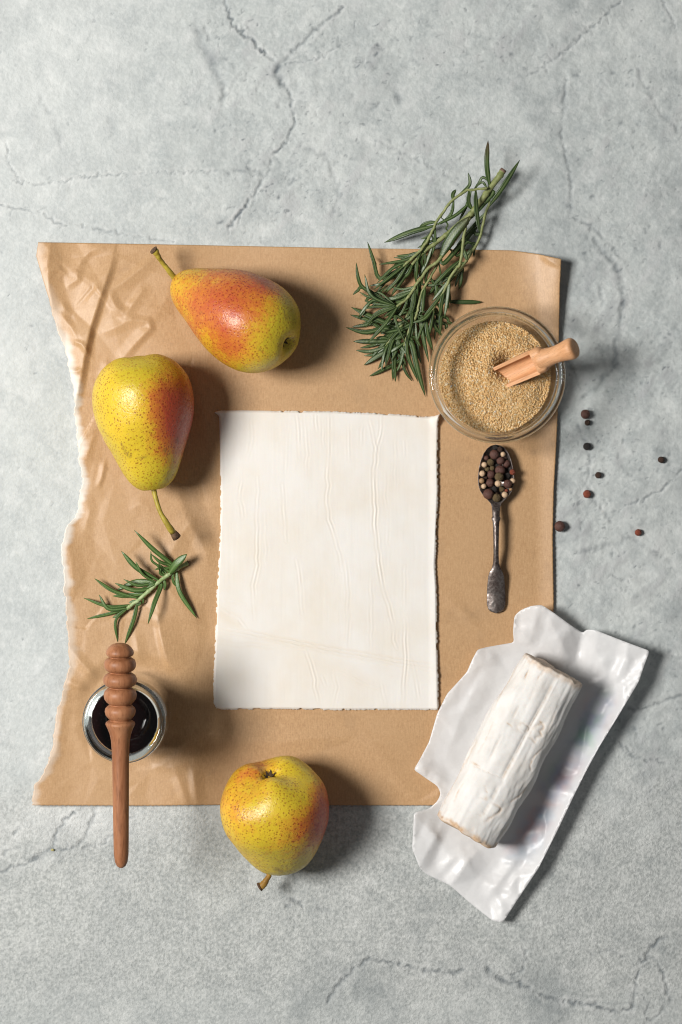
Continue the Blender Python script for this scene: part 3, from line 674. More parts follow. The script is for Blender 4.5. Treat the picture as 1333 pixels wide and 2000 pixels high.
def build_pear(seed, R, ratio, centre_px, zc, az, tilt, roll, blush, green, scar, stem_pts, stem_r, stem_mat, label, neck=1.0, lobes=0.02, bend=0.0, taper=None):
    """local +Z runs from the calyx to the stem; az = direction of the stem end in the picture plane, tilt = stem end down"""
    Lg = R * ratio
    pr = spline([(r * R, t * Lg) for t, r in (taper or PROF)], 110)
    pr[:, 0] = np.maximum(pr[:, 0], 0)
    seg = 120
    V, F = lathe(pr, seg)
    t = V[:, 2] / Lg; th = np.arctan2(V[:, 1], V[:, 0]); rr = np.hypot(V[:, 0], V[:, 1])
    g = np.exp(-(t / 0.17) ** 2)
    f = 1 + lobes * np.cos(3 * th + seed) * (0.35 + 0.65 * g) + lobes * 0.7 * np.cos(5 * th + 2.1 * seed) * g + 0.03 * vn(np.cos(th) * 1.3, np.sin(th) * 1.3, t * 3, seed)
    V[:, 0] *= f; V[:, 1] *= f
    V[:, 2] += lobes * Lg * 0.9 * np.cos(3 * th + seed + 0.4) * g * np.clip(rr / (0.4 * R), 0, 1) * 0.8
    V += 0.006 * R * fbm(V[:, 0] / R * 5, V[:, 1] / R * 5, V[:, 2] / R * 5, 3, seed)[:, None] * np.clip(rr / (0.3 * R), 0, 1)[:, None]
    nk = np.clip((t - 0.45) / 0.55, 0, 1) ** 1.6
    V[:, 0] += bend * R * nk
    V[:, 2] -= 0.36 * Lg                         # origin at the widest girth
    d = Vector((math.cos(az) * math.cos(tilt), math.sin(az) * math.cos(tilt), -math.sin(tilt)))
    rot = d.to_track_quat('Z', 'Y').to_matrix() @ Matrix.Rotation(roll, 3, 'Z')
    c = P(centre_px[0], centre_px[1], zc)
    Rm = np.array(rot)
    W = V @ Rm.T
    lift = 0.0007 - (W[:, 2].min())
    c = P(centre_px[0], centre_px[1], lift)
    ww = W + np.array(c)
    qx = ww[:, 0] * PX * H / (H - ww[:, 2]) + 666.5; qy = 1000 - ww[:, 1] * PX * H / (H - ww[:, 2])
    def blobs(lst):
        a = np.zeros(len(V))
        for (x, y, r, s) in lst: a = a + s * np.exp(-(np.hypot(qx - x, qy - y) / r) ** 2)
        return np.clip(a, -0.4, 1)
    sc = np.zeros(len(V))
    for pts, w, s in scar: sc = np.maximum(sc, s * np.exp(-(poly_dist(qx, qy, jag(pts, 4, 1.2, seed))[0] / w) ** 2) * (ww[:, 2] > c.z))
    root = empty('pear', (c.x, c.y, 0.0006)); tag(root, label, 'pear', 'ripe blushed pears')
    lv = W + np.array([0, 0, c.z - 0.0006])
    body = mesh_obj('body', lv, F[:, ::-1] if False else F, mat_pear(seed), root, True, dict(blush=blobs(blush), green=blobs(green), scar=np.clip(sc, 0, 1)))
    # calyx : five dry sepals in the hollow
    cv, cf = [], []
    r_ = random.Random(seed)
    z0 = 0.047 * Lg - 0.36 * Lg
    for k in range(6):
        a = k * math.pi / 3 + r_.uniform(-.3, .3); w = 0.045 * R; l = 0.125 * R * r_.uniform(0.7, 1.2)
        ca, sa = math.cos(a), math.sin(a)
        b = len(cv)
        for (p, q, h) in ((0.02 * R, -w, 0), (0.02 * R, w, 0), (l * 0.6, w * 0.6, -0.03 * R), (l * 0.6, -w * 0.6, -0.03 * R), (l, 0, -0.085 * R), (l * 0.55, 0, 0.008 * R)):
            cv.append(Rm @ np.array([p * ca - q * sa, p * sa + q * ca, z0 + h]) + np.array([0, 0, c.z - 0.0006]))
        cf += [[b, b + 1, b + 2, b + 3], [b + 3, b + 2, b + 4], [b, b + 5, b + 1], [b + 1, b + 5, b + 2], [b, b + 3, b + 5], [b + 2, b + 5, b + 4], [b + 3, b + 4, b + 5]]
    mesh_obj('calyx', cv, cf, M['calyx'], root, False)
    # stem : from inside the neck along points given in picture pixels and height
    base = Rm @ np.array([bend * R, 0, (0.955 - 0.36) * Lg]) + np.array(c)
    sp = [base] + [np.array(P(*q)) for q in stem_pts]
    path = spline(sp, 22); n = len(path)
    path += 0.00035 * np.stack([vn(np.arange(n) / 3.0, np.zeros(n), None, seed + k) for k in range(3)], -1)
    rad = [stem_r * (1.15 - 0.35 * math.sin(min(1, i / n * 1.25) * math.pi) + (0.40 * max(0, i / n - 0.86) / 0.14)) * (1 + 0.10 * random.uniform(-1, 1)) for i in range(n)]
    loc = np.array([c.x, c.y, 0.0006])
    v, f = tube([p - loc for p in path[:20]], rad[:20], 12)
    s = mesh_obj('stem', v, f, stem_mat, root, True)
    v, f = tube([p - loc for p in path[19:]], [r * 1.05 for r in rad[19:]], 12)
    mesh_obj('stem_tip', v, f, M['ptip'], s, True)
    return root

R1, R2, R3 = 0.0305, 0.0326, 0.0347
build_pear(3, R1, 3.0, (483, 627), 0.03, math.radians(180 - 30), math.radians(19), 0.6,
           [(425, 600, 100, 0.52), (375, 580, 60, 0.22), (495, 560, 75, 0.45), (515, 550, 30, 0.3), (450, 675, 60, 0.34), (565, 640, 38, -0.4)], [(568, 615, 45, 0.6), (540, 690, 40, 0.4)],
           [([(505, 550), (520, 555), (530, 565)], 5, 0.45), ([(492, 540), (512, 545)], 6, 0.3), ([(391, 610), (394, 611)], 1.6, 0.9), ([(556, 608), (559, 622)], 1.6, 0.6), ([(507, 680), (509, 684)], 2.2, 0.6)],
           [(322, 520, 0.0215), (308, 498, 0.026), (299, 487, 0.028)], 0.0020, M['pstem'], 'orange and red blushed pear with its calyx facing the sugar bowl, above the pastry', lobes=0.012)
build_pear(8, R2, 2.66, (280, 792), 0.032, math.radians(-83.5), math.radians(4), 2.2,
           [(345, 810, 48, 0.70), (372, 850, 46, 0.62), (325, 755, 42, 0.42), (325, 865, 40, 0.40), (375, 770, 50, 0.40), (290, 800, 40, 0.12)], [(262, 702, 36, 0.5), (300, 945, 50, 0.6), (345, 915, 25, 0.3)],
           [([(345, 856), (348, 862)], 2.0, 0.8), ([(322, 878), (324, 882)], 2.2, 0.9), ([(237, 864), (246, 885), (254, 893)], 1.4, 0.7), ([(240, 876), (258, 890)], 1.2, 0.6), ([(268, 895), (285, 893)], 1.4, 0.5), ([(328, 925), (324, 935)], 3.0, 0.35)],
           [(303, 965, 0.030), (312, 995, 0.031), (328, 1025, 0.030), (346, 1050, 0.026)], 0.0019, M['pstem'], 'yellow pear with one red cheek, its stem pointing at the small rosemary sprig', lobes=0.010,
           taper=[(0.03, 0.0), (0.025, 0.08), (0.006, 0.19), (0.0, 0.33), (0.018, 0.52), (0.085, 0.77), (0.20, 0.95), (0.33, 1.0), (0.48, 0.945), (0.62, 0.80), (0.74, 0.66), (0.85, 0.535), (0.93, 0.40), (0.98, 0.21), (0.972, 0.07), (0.965, 0.0)])
build_pear(14, R3, 2.12, (536, 1576), 0.035, math.radians(-82), math.radians(27), 1.0,
           [(648, 1600, 42, 1.0), (642, 1545, 36, 0.5), (595, 1640, 45, 0.32), (478, 1510, 50, 0.36), (445, 1580, 45, 0.30), (510, 1492, 30, 0.28), (500, 1640, 60, 0.16), (620, 1600, 50, 0.25)], [(560, 1555, 36, 0.3), (560, 1695, 45, 0.55)],
           [([(538, 1698), (552, 1702)], 3.0, 0.6)],
           [(529, 1702, 0.017), (524, 1714, 0.0185), (516, 1726, 0.019), (508, 1732, 0.0185)], 0.0021, M['pstem3'], 'round golden pear with rosy cheek, half on brown paper and half on stone', lobes=0.045,
           taper=[(0.075, 0.0), (0.062, 0.07), (0.015, 0.17), (0.0, 0.32), (0.018, 0.54), (0.095, 0.80), (0.21, 0.96), (0.35, 1.0), (0.50, 0.955), (0.64, 0.84), (0.76, 0.72), (0.87, 0.585), (0.95, 0.42), (0.99, 0.21), (0.98, 0.07), (0.972, 0.0)])

# ------------------------------------------------------------------ rosemary
def leaf_mesh(path, w, up, brown=0.0):
    path = spline(path, 12); n = len(path); V, vein, br = [], [], []
    prof = [(-1, -0.16), (-0.86, 0.10), (-0.42, 0.26), (0, 0.04), (0.42, 0.26), (0.86, 0.10), (1, -0.16), (0.45, -0.26), (-0.45, -0.26)]
    vv = [0.0, 0.05, 0.0, 0.75, 0.0, 0.05, 0.0, 0.6, 0.6]
    for i in range(n):
        s = i / (n - 1)
        t = Vector(path[min(i + 1, n - 1)] - path[max(i - 1, 0)]).normalized()
        x = up.cross(t); x = x.normalized() if x.length > 1e-5 else Vector((1, 0, 0)); y = t.cross(x)
        ww = w * min(1.0, 0.28 + 2.6 * s) * (1 - max(0, (s - 0.62) / 0.38) ** 2.2) + 0.00012
        for (a, b), q in zip(prof, vv):
            V.append(np.array(path[i]) + np.array(x) * a * ww + np.array(y) * b * ww * 0.95); vein.append(q * (1 if s < 0.93 else 0.2)); br.append(brown * max(0, (s - 0.55) / 0.45))
    k = len(prof); F = [list(f) for f in grid_faces(n, k, wrap=True)]
    F.append(list(range(k))[::-1]); F.append([(n - 1) * k + j for j in range(k)])
    return V, F, vein, br

def sprig(label, group, stems, leaves, mats, lift, srad, rnd, cut=True, amp=1.0, extra=0):
    """stems : list of (points px,py,z), leaves : list of (base, mid, tip, half width px, dz mid, dz tip)"""
    root = empty('rosemary_sprig', P(stems[0][0][0], stems[0][0][1], lift)); loc = np.array(root.location)
    tag(root, label, 'rosemary', group)
    allp = []
    for si, st in enumerate(stems):
        pts = spline([np.array(P(*q)) for q in st], 10 * len(st)); n = len(pts)
        pts += 0.0002 * np.stack([vn(np.arange(n) / 4, np.zeros(n), None, 5 + si * 3 + k) for k in range(3)], -1)
        r0, r1 = srad[si]
        rad = [(r0 + (r1 - r0) * i / n) * (1.0 + 0.22 * (math.sin(i * 0.55) > 0.93)) for i in range(n)]
        v, f = tube([p - loc for p in pts], rad, 8)
        s = mesh_obj('stem', v, f, mats[1], root, True)
        if cut and si == 0:
            v, f = tube([pts[0] - loc + (pts[0] - pts[1]) * 0.4, pts[1] - loc], [r0 * 0.98, r0 * 1.06], 8)
            mesh_obj('cut_end', v, f, M['cutend'], s, True)
        allp.append(pts)
    main = allp[0]; allp = np.vstack(allp)
    leaves = list(leaves)
    for e in range(extra):                        # the many smaller needles between the ones one can follow
        i = int(rnd.uniform(0.42, 0.99) * (len(main) - 2)); p0, p1 = main[i], main[i + 1]
        an = math.atan2(p1[1] - p0[1], p1[0] - p0[0]) + rnd.choice((-1, 1)) * rnd.uniform(0.15, 0.75)
        l = rnd.uniform(0.010, 0.026); bend = rnd.uniform(-0.3, 0.3)
        def pix(q): return (q[0] * PX + 666.5, 1000 - q[1] * PX)
        mid_ = (p0[0] + 0.5 * l * math.cos(an), p0[1] + 0.5 * l * math.sin(an)); tip_ = (p0[0] + l * math.cos(an + bend), p0[1] + l * math.sin(an + bend))
        leaves.append((pix(p0), pix(mid_), pix(tip_), rnd.uniform(2.2, 3.4), None, 0.0, rnd.uniform(0.002, 0.008), 0.0))
    for (b, m_, t, hw, zb, zm, zt, br) in leaves:
        B = np.array(P(*b, zb if zb is not None else 0.01))
        dd = np.hypot(allp[:, 0] - B[0], allp[:, 1] - B[1]); j = int(dd.argmin()); S = allp[j]
        bz = S[2] if zb is None else zb
        path = []
        if dd[j] > 0.0022: path = [S, np.array(P(*b, bz))]
        else: path = [S]
        path += [np.array(P(*m_, max(0.0019, bz * 0.6 + zt * 0.4 + zm))), np.array(P(*t, max(0.0016, zt)))]
        up = Vector((rnd.uniform(-.45, .45), rnd.uniform(-.45, .45), 1)).normalized()
        v, f, ve, brn = leaf_mesh(path, hw * amp / PX, up, br)
        mesh_obj('leaf', [q - loc for q in v], f, mats[0], root, True, dict(vein=ve, brown=brn))
    return root

STEMS = {}
def S(key, pts, z0, z1):
    n = len(pts); STEMS[key] = [(x, y, z0 + (z1 - z0) * i / (n - 1)) for i, (x, y) in enumerate(pts)]
S('A', [C1(1122, 288), C1(1000, 450), C1(860, 640), C1(760, 740), C1(640, 840), C1(540, 920), C1(430, 1000), C2(740, 165), C2(640, 270)], 0.013, 0.010)
S('B', [C1(975, 450), C1(865, 460), C1(785, 473), C1(660, 560), C1(590, 650), C1(520, 750), C1(480, 840), C1(430, 930), C1(390, 990), C2(700, 160), C2(620, 235), C2(560, 285)], 0.017, 0.012)
S('C', [C1(820, 715), C1(700, 890), C1(545, 1090), C2(800, 300), C2(740, 380), C2(680, 460), C2(640, 530), C2(570, 610), C2(500, 660)], 0.014, 0.011)
S('D', [C1(782, 785), C1(765, 880), C1(752, 1010), C1(725, 1140), C2(1060, 300), C2(1000, 390), C2(950, 500), C2(880, 610), C2(830, 700), C3(770, 90)], 0.018, 0.009)
S('E', [C1(1003, 560), C1(960, 680), C1(920, 850), C1(880, 950), C1(800, 1080), C2(1110, 295), C2(1040, 380)], 0.010, 0.006)
S('F', [C2(920, 215), C2(880, 270), C2(820, 380), C2(765, 470), C2(725, 560), C2(703, 660), C3(690, 60), C3(650, 150), C3(600, 260), C3(570, 360)], 0.009, 0.007)
S('G', [C2(700, 560), C2(665, 690), C3(612, 50), C3(560, 150), C3(500, 230), C3(450, 290), C3(405, 365)], 0.006, 0.005)

def lf(C, b, m, t, hw, key=None, zb=None, zm=0.0, zt=0.004, br=0.0): return (key, C(*b), C(*m), C(*t), hw, zb, zm, zt, br)
LV = [
    # sprig A
    lf(C1, (975, 440), (972, 230), (983, 20), 4.6, 'A', None, 0.004, 0.020, 0.9), lf(C1, (1005, 640), (1115, 440), (1268, 195), 4.6, 'E', None, 0.003, 0.016),
    lf(C1, (1025, 490), (930, 600), (800, 750), 4.6, 'A', 0.012, 0.0, 0.010), lf(C1, (940, 350), (900, 400), (850, 470), 2.4, 'A', 0.012, 0.0, 0.010), lf(C1, (970, 440), (930, 395), (860, 445), 2.2, 'B', None, 0, 0.012),
    lf(C2, (720, 150), (560, 232), (335, 268), 3.0, 'A', None, 0, 0.009), lf(C2, (690, 210), (685, 330), (680, 440), 3.4, 'A', None, 0.001, 0.007), lf(C2, (742, 170), (735, 330), (735, 475), 3.2, 'A', None, -.002, 0.004),
    lf(C2, (640, 270), (520, 410), (370, 530), 2.8, 'A', None, 0, 0.006), lf(C2, (700, 200), (590, 300), (450, 300), 2.4, 'A', None, 0, 0.006), lf(C2, (660, 260), (560, 400), (450, 560), 4.2, 'A', None, 0, 0.004), lf(C2, (650, 270), (600, 360), (515, 410), 4.2, 'A', None, 0.001, 0.005), lf(C2, (770, 150), (770, 250), (748, 350), 2.2, 'A', None, 0, 0.006),
    # sprig B
    lf(C1, (500, 795), (290, 840), (50, 937), 5.4, 'B', None, 0.001, 0.006), lf(C1, (515, 750), (430, 765), (360, 806), 3.6, 'B', None, 0, 0.010), lf(C1, (655, 560), (668, 500), (695, 460), 3.4, 'B', None, 0, 0.012), lf(C1, (700, 520), (815, 420), (805, 310), 3.0, 'B', None, 0, 0.016),
    lf(C1, (680, 560), (650, 680), (555, 775), 3.0, 'B', None, 0, 0.010), lf(C1, (530, 795), (690, 690), (815, 580), 3.2, 'B', None, 0, 0.010), lf(C1, (860, 465), (880, 650), (910, 862), 4.6, 'B', None, 0.002, 0.020), lf(C1, (830, 480), (790, 600), (720, 745), 2.8, 'B', None, -.002, 0.006), lf(C1, (805, 480), (810, 580), (845, 645), 4.0, 'B', None, -.001, 0.010),
    lf(C1, (480, 850), (430, 885), (382, 905), 1.6, 'B', None, 0, 0.012), lf(C1, (485, 870), (490, 910), (502, 965), 1.4, 'B', None, 0, 0.010), lf(C1, (620, 770), (605, 810), (632, 835), 1.2, 'B', 0.012, 0, 0.009), lf(C1, (520, 790), (500, 840), (440, 880), 2.0, 'B', None, 0, 0.009),
    lf(C2, (600, 240), (470, 300), (320, 440), 2.8, 'B', None, 0.001, 0.012), lf(C2, (610, 240), (470, 360), (285, 503), 2.9, 'B', None, 0.001, 0.011), lf(C2, (350, 400), (285, 230), (230, 58), 3.4, 'B', 0.008, 0.001, 0.011), lf(C2, (560, 285), (420, 400), (310, 540), 2.8, 'B', None, 0, 0.006), lf(C2, (570, 280), (400, 430), (245, 470), 2.8, 'B', None, 0, 0.007), lf(C2, (640, 215), (560, 320), (430, 420), 2.6, 'B', None, 0, 0.009), lf(C2, (330, 395), (300, 250), (250, 190), 2.0, 'B', 0.006, 0, 0.006),
    # sprig C
    lf(C1, (545, 1085), (665, 870), (818, 700), 9.0, 'C', None, 0.002, 0.021, 0.4), lf(C1, (590, 1120), (720, 970), (880, 780), 4.2, 'C', None, -.002, 0.008), lf(C1, (720, 1050), (800, 900), (930, 750), 3.0, 'C', 0.008, 0, 0.006),
    lf(C2, (490, 655), (265, 560), (203, 362), 3.0, 'C', None, 0.001, 0.014), lf(C2, (210, 500), (145, 400), (125, 252), 3.2, 'C', 0.010, 0.001, 0.014), lf(C2, (640, 520), (500, 578), (355, 598), 3.8, 'C', None, 0, 0.007), lf(C2, (610, 575), (540, 602), (455, 622), 3.6, 'C', None, -.002, 0.005),
    lf(C2, (400, 640), (310, 652), (240, 680), 4.2, 'C', 0.007, 0, 0.004), lf(C2, (310, 600), (225, 650), (143, 760), 3.2, 'C', 0.008, 0.001, 0.006), lf(C2, (490, 668), (385, 690), (262, 750), 3.6, 'C', None, 0, 0.006), lf(C3, (540, 0), (390, 160), (232, 332), 3.4, 'C', 0.012, 0.002, 0.010), lf(C2, (680, 480), (668, 620), (625, 765), 3.0, 'C', None, 0, 0.008), lf(C2, (660, 500), (640, 650), (600, 770), 2.6, 'C', None, 0, 0.007),
    lf(C2, (200, 490), (140, 512), (93, 552), 2.8, 'C', 0.009, 0, 0.008), lf(C2, (340, 530), (250, 572), (155, 525), 2.4, 'C', 0.008, 0, 0.007), lf(C3, (470, 0), (300, 85), (212, 188), 2.8, 'C', 0.010, 0, 0.007), lf(C3, (235, 0), (190, 50), (138, 110), 2.8, 'C', 0.008, 0, 0.005), lf(C2, (560, 620), (470, 720), (420, 770), 3.0, 'C', None, 0, 0.007), lf(C2, (800, 300), (775, 380), (770, 450), 2.4, 'C', None, 0, 0.008), lf(C2, (690, 460), (610, 520), (560, 540), 2.2, 'C', None, 0, 0.009), lf(C2, (220, 610), (320, 545), (420, 460), 2.6, 'C', 0.006, 0, 0.006),
    # sprig D
    lf(C2, (1085, 225), (970, 335), (855, 460), 3.4, 'D', None, 0.001, 0.014), lf(C2, (1000, 395), (920, 500), (830, 610), 3.0, 'D', None, 0, 0.009), lf(C2, (985, 405), (975, 560), (945, 765), 3.6, 'D', None, 0.001, 0.010), lf(C2, (950, 510), (918, 630), (905, 765), 4.0, 'D', None, 0.001, 0.010), lf(C3, (910, 0), (910, 130), (903, 272), 4.0, 'D', 0.009, 0.001, 0.008), lf(C3, (855, 0), (825, 140), (800, 272), 3.2, 'D', None, 0, 0.008), lf(C3, (820, 0), (760, 105), (650, 145), 3.2, 'D', None, 0.002, 0.013),
    lf(C3, (760, 100), (790, 250), (837, 402), 4.0, 'D', None, 0.001, 0.006), lf(C3, (725, 120), (752, 300), (800, 512), 3.8, 'D', None, 0, 0.003), lf(C2, (960, 480), (880, 600), (745, 765), 3.2, 'D', None, 0.001, 0.010), lf(C1, (772, 1000), (780, 1050), (795, 1095), 3.6, 'D', None, 0, 0.016), lf(C2, (1000, 400), (900, 400), (845, 470), 2.4, 'D', None, 0, 0.012), lf(C2, (880, 440), (872, 520), (855, 575), 3.2, 'D', 0.010, 0, 0.008), lf(C3, (870, 30), (880, 120), (850, 300), 3.4, 'D', 0.006, 0, 0.003),
    # sprig E
    lf(C2, (1110, 300), (1070, 390), (1043, 478), 2.2, 'E', None, 0, 0.004), lf(C2, (1110, 300), (1060, 350), (985, 400), 2.8, 'E', None, 0, 0.004), lf(C2, (1270, 30), (1225, 130), (1220, 200), 2.2, 'E', None, 0, 0.005), lf(C1, (885, 945), (840, 940), (780, 920), 1.8, 'E', None, 0, 0.009), lf(C2, (1130, 290), (1110, 340), (1060, 360), 2.6, 'E', None, 0, 0.004), lf(C1, (960, 660), (850, 790), (700, 960), 3.0, 'E', None, 0, 0.004), lf(C2, (1050, 370), (930, 480), (800, 540), 3.2, 'E', None, 0, 0.003), lf(C1, (925, 850), (870, 860), (850, 800), 3.0, 'E', None, 0, 0.007), lf(C2, (1160, 60), (1060, 150), (950, 262), 2.6, 'E', 0.008, 0, 0.008),
    # sprig F
    lf(C2, (770, 470), (745, 600), (740, 725), 4.0, 'F', None, 0.002, 0.010), lf(C2, (910, 260), (905, 330), (915, 375), 1.4, 'F', None, 0, 0.006), lf(C3, (640, 160), (595, 400), (700, 695), 3.4, 'F', None, 0.002, 0.003), lf(C3, (640, 340), (690, 560), (768, 832), 5.2, 'F', None, 0.001, 0.002), lf(C3, (690, 110), (688, 290), (725, 368), 2.8, 'F', None, 0, 0.004), lf(C3, (680, 290), (700, 420), (730, 527), 3.2, 'F', 0.005, 0, 0.003), lf(C3, (650, 0), (640, 140), (615, 260), 3.2, 'F', None, 0.001, 0.010),
    lf(C3, (600, 240), (545, 270), (487, 303), 4.0, 'F', None, 0.001, 0.009), lf(C3, (575, 340), (552, 440), (535, 555), 2.8, 'F', None, 0, 0.004), lf(C3, (560, 520), (590, 610), (645, 688), 2.6, 'F', 0.004, 0, 0.002), lf(C3, (560, 430), (530, 540), (485, 620), 2.6, 'F', None, 0, 0.002), lf(C3, (560, 310), (505, 375), (428, 428), 3.2, 'F', None, 0.001, 0.006), lf(C3, (490, 80), (515, 190), (590, 345), 2.4, 'F', 0.012, 0.001, 0.011), lf(C3, (680, 120), (640, 250), (560, 350), 2.6, 'F', None, 0, 0.005), lf(C3, (620, 250), (650, 330), (620, 400), 3.0, 'F', None, 0, 0.004), lf(C2, (820, 390), (850, 470), (790, 560), 3.0, 'F', None, 0, 0.004), lf(C3, (950, 90), (985, 140), (1028, 150), 3.0, 'F', 0.006, 0, 0.004), lf(C3, (940, 150), (960, 190), (975, 205), 3.0, 'F', 0.006, 0, 0.003),
    # sprig G
    lf(C3, (515, 190), (330, 118), (78, 0), 5.4, 'G', None, 0.001, 0.004), lf(C3, (400, 195), (210, 235), (28, 188), 4.6, 'G', 0.005, 0, 0.003), lf(C3, (430, 300), (260, 318), (98, 318), 4.6, 'G', None, 0, 0.003), lf(C3, (445, 295), (380, 285), (308, 283), 3.4, 'G', None, 0.001, 0.006), lf(C3, (410, 380), (260, 410), (123, 400), 3.4, 'G', None, -.001, 0.002), lf(C3, (430, 390), (310, 462), (195, 540), 4.8, 'G', None, 0, 0.002), lf(C3, (440, 305), (385, 430), (356, 605), 2.6, 'G', None, 0.002, 0.006), lf(C3, (540, 480), (360, 590), (246, 642), 3.8, 'G', 0.004, 0, 0.002), lf(C3, (485, 280), (482, 480), (466, 685), 5.0, 'G', None, 0.001, 0.002),
    lf(C3, (440, 300), (290, 350), (158, 380), 2.8, 'G', None, -.001, 0.002), lf(C3, (420, 340), (320, 430), (198, 452), 2.6, 'G', None, -.001, 0.002), lf(C3, (500, 230), (380, 220), (195, 215), 3.4, 'G', None, 0, 0.004), lf(C3, (560, 150), (400, 130), (180, 140), 3.4, 'G', None, -.001, 0.003), lf(C3, (250, 130), (170, 100), (68, 70), 3.2, 'G', 0.004, 0, 0.002), lf(C3, (300, 160), (180, 170), (82, 185), 3.2, 'G', 0.004, 0, 0.002), lf(C3, (560, 160), (480, 200), (350, 250), 3.6, 'G', None, 0, 0.003), lf(C3, (560, 170), (575, 220), (572, 250), 2.4, 'G', None, 0, 0.007), lf(C3, (460, 290), (500, 330), (490, 400), 2.6, 'G', None, 0, 0.004), lf(C2, (680, 640), (540, 700), (420, 760), 3.0, 'G', None, 0, 0.004), lf(C3, (620, 40), (520, 60), (400, 110), 3.2, 'G', None, 0, 0.003), lf(C3, (470, 285), (430, 240), (390, 210), 3.2, 'G', None, 0, 0.006),
]
rr = random.Random(3)
def sp_leaves(key): return [l[1:] for l in LV if l[0] == key]
grp = 'rosemary sprigs bundled above the sugar bowl'
DARK = (M['leaf'], M['gstem'])
sprig('thickest rosemary stem of the bunch, bare woody end lying on grey stone', grp, [STEMS['A']], sp_leaves('A'), DARK, 0.0, [(0.0021, 0.0010)], rr, amp=1.02, extra=6)
sprig('thin rosemary sprig of the bunch whose bent tip crosses the thickest stem', grp, [STEMS['B']], sp_leaves('B'), DARK, 0.0, [(0.0009, 0.0009)], rr, cut=False, amp=1.02, extra=9)
sprig('rosemary sprig of the bunch with the single broadest leaf over its stem', grp, [STEMS['C']], sp_leaves('C'), DARK, 0.0, [(0.0012, 0.0008)], rr, cut=False, amp=1.02, extra=14)
sprig('pale curving rosemary sprig lying on top of the bunch and reaching towards the sugar bowl', grp, [STEMS['D']], sp_leaves('D'), DARK, 0.0, [(0.0010, 0.0008)], rr, cut=False, amp=1.02, extra=9)
sprig('short rosemary sprig at the outer side of the bunch beside the bare paper', grp, [STEMS['E']], sp_leaves('E'), DARK, 0.0, [(0.0009, 0.0009)], rr, cut=False, amp=1.02, extra=5)
sprig('rosemary sprig of the bunch whose leaves point down at the pastry corner', grp, [STEMS['F']], sp_leaves('F'), DARK, 0.0, [(0.0009, 0.0008)], rr, cut=False, amp=1.02, extra=14)
sprig('lowest rosemary sprig of the bunch, leaves fanned flat on brown paper', grp, [STEMS['G']], sp_leaves('G'), DARK, 0.0, [(0.0010, 0.0009)], rr, cut=False, amp=1.02, extra=16)
# one loose needle next to the bowl
a, b_, c_ = P(*C2(960, 612), 0.0022), P(*C2(1130, 618), 0.003), P(*C2(1295, 618), 0.0022)
v, f, ve, br = leaf_mesh([np.array(a), np.array(b_), np.array(c_)], 4.0 / PX, Vector((0, 0.1, 1)))
o = mesh_obj('rosemary_leaf', v, f, M['leaf'], None, True, dict(vein=[q * 0.35 for q in ve], brown=br))
tag(o, 'single rosemary needle lying flat between the bunch and the sugar bowl rim', 'rosemary')

sm = [(C4(1160, 382), 0.0035), (C4(1060, 432), 0.005), (C4(960, 500), 0.0065), (C4(860, 575), 0.007), (C4(760, 660), 0.007), (C4(640, 770), 0.0065), (C4(540, 845), 0.006), (C4(490, 880), 0.0055)]
def q4(b, m, t, hw, zm=0.0, zt=0.006, zb=None): return (C4(*b), C4(*m), C4(*t), hw, zb, zm, zt, 0.0)
SL = [q4((965, 395), (770, 235), (570, 30), 4.6, 0.002, 0.016), q4((950, 410), (850, 375), (755, 290), 3.0, 0.001, 0.012), q4((830, 420), (760, 360), (750, 258), 2.0, 0.001, 0.013, 0.009), q4((920, 500), (1020, 400), (1142, 290), 7.2, 0.002, 0.014), q4((1035, 480), (1060, 700), (1250, 988), 4.6, 0.002, 0.004), q4((1000, 500), (992, 575), (1030, 645), 2.6, 0, 0.004),
      q4((830, 560), (600, 445), (430, 258), 4.6, 0.002, 0.013), q4((800, 580), (660, 510), (585, 370), 2.8, 0.002, 0.014), q4((750, 600), (580, 592), (372, 685), 5.2, -.001, 0.003), q4((745, 615), (600, 628), (455, 563), 3.0, 0.001, 0.010), q4((765, 682), (560, 682), (360, 605), 4.0, 0.001, 0.009), q4((620, 770), (350, 692), (140, 555), 3.6, 0.001, 0.007), q4((690, 715), (520, 740), (335, 745), 4.6, -.001, 0.003),
      q4((540, 848), (300, 862), (18, 765), 3.4, 0.001, 0.006), q4((500, 880), (290, 885), (188, 730), 3.2, 0.001, 0.008), q4((480, 885), (290, 940), (60, 992), 3.2, 0, 0.003), q4((485, 885), (410, 940), (335, 982), 2.8, 0, 0.005), q4((492, 885), (370, 1010), (390, 1242), 2.6, 0.001, 0.004), q4((612, 825), (565, 1000), (468, 1262), 3.8, 0.001, 0.004), q4((860, 640), (790, 820), (718, 1052), 4.4, 0.003, 0.014),
      q4((892, 560), (905, 620), (895, 682), 2.8, 0, 0.006), q4((672, 770), (668, 800), (660, 832), 2.0, 0, 0.005), q4((880, 505), (842, 450), (840, 368), 2.0, 0.001, 0.013), q4((900, 480), (850, 445), (792, 460), 2.2, 0.001, 0.010), q4((640, 825), (600, 850), (565, 890), 2.0, 0, 0.006), q4((930, 470), (870, 430), (850, 400), 2.4, 0, 0.010), q4((960, 440), (880, 440), (800, 400), 2.0, 0, 0.009), q4((740, 640), (700, 660), (640, 665), 2.4, 0, 0.008), q4((900, 520), (850, 500), (860, 450), 2.0, 0, 0.010), q4((830, 600), (780, 620), (700, 660), 2.4, 0.001, 0.008), q4((590, 790), (560, 800), (510, 820), 2.0, 0, 0.006)]
sprig('small fresh rosemary sprig lying alone between the yellow pear and the honey jar', None, [[(x, y, z) for (x, y), z in sm]], SL, (M['leaf2'], M['gstem2']), 0.0, [(0.0014, 0.0012)], rr)

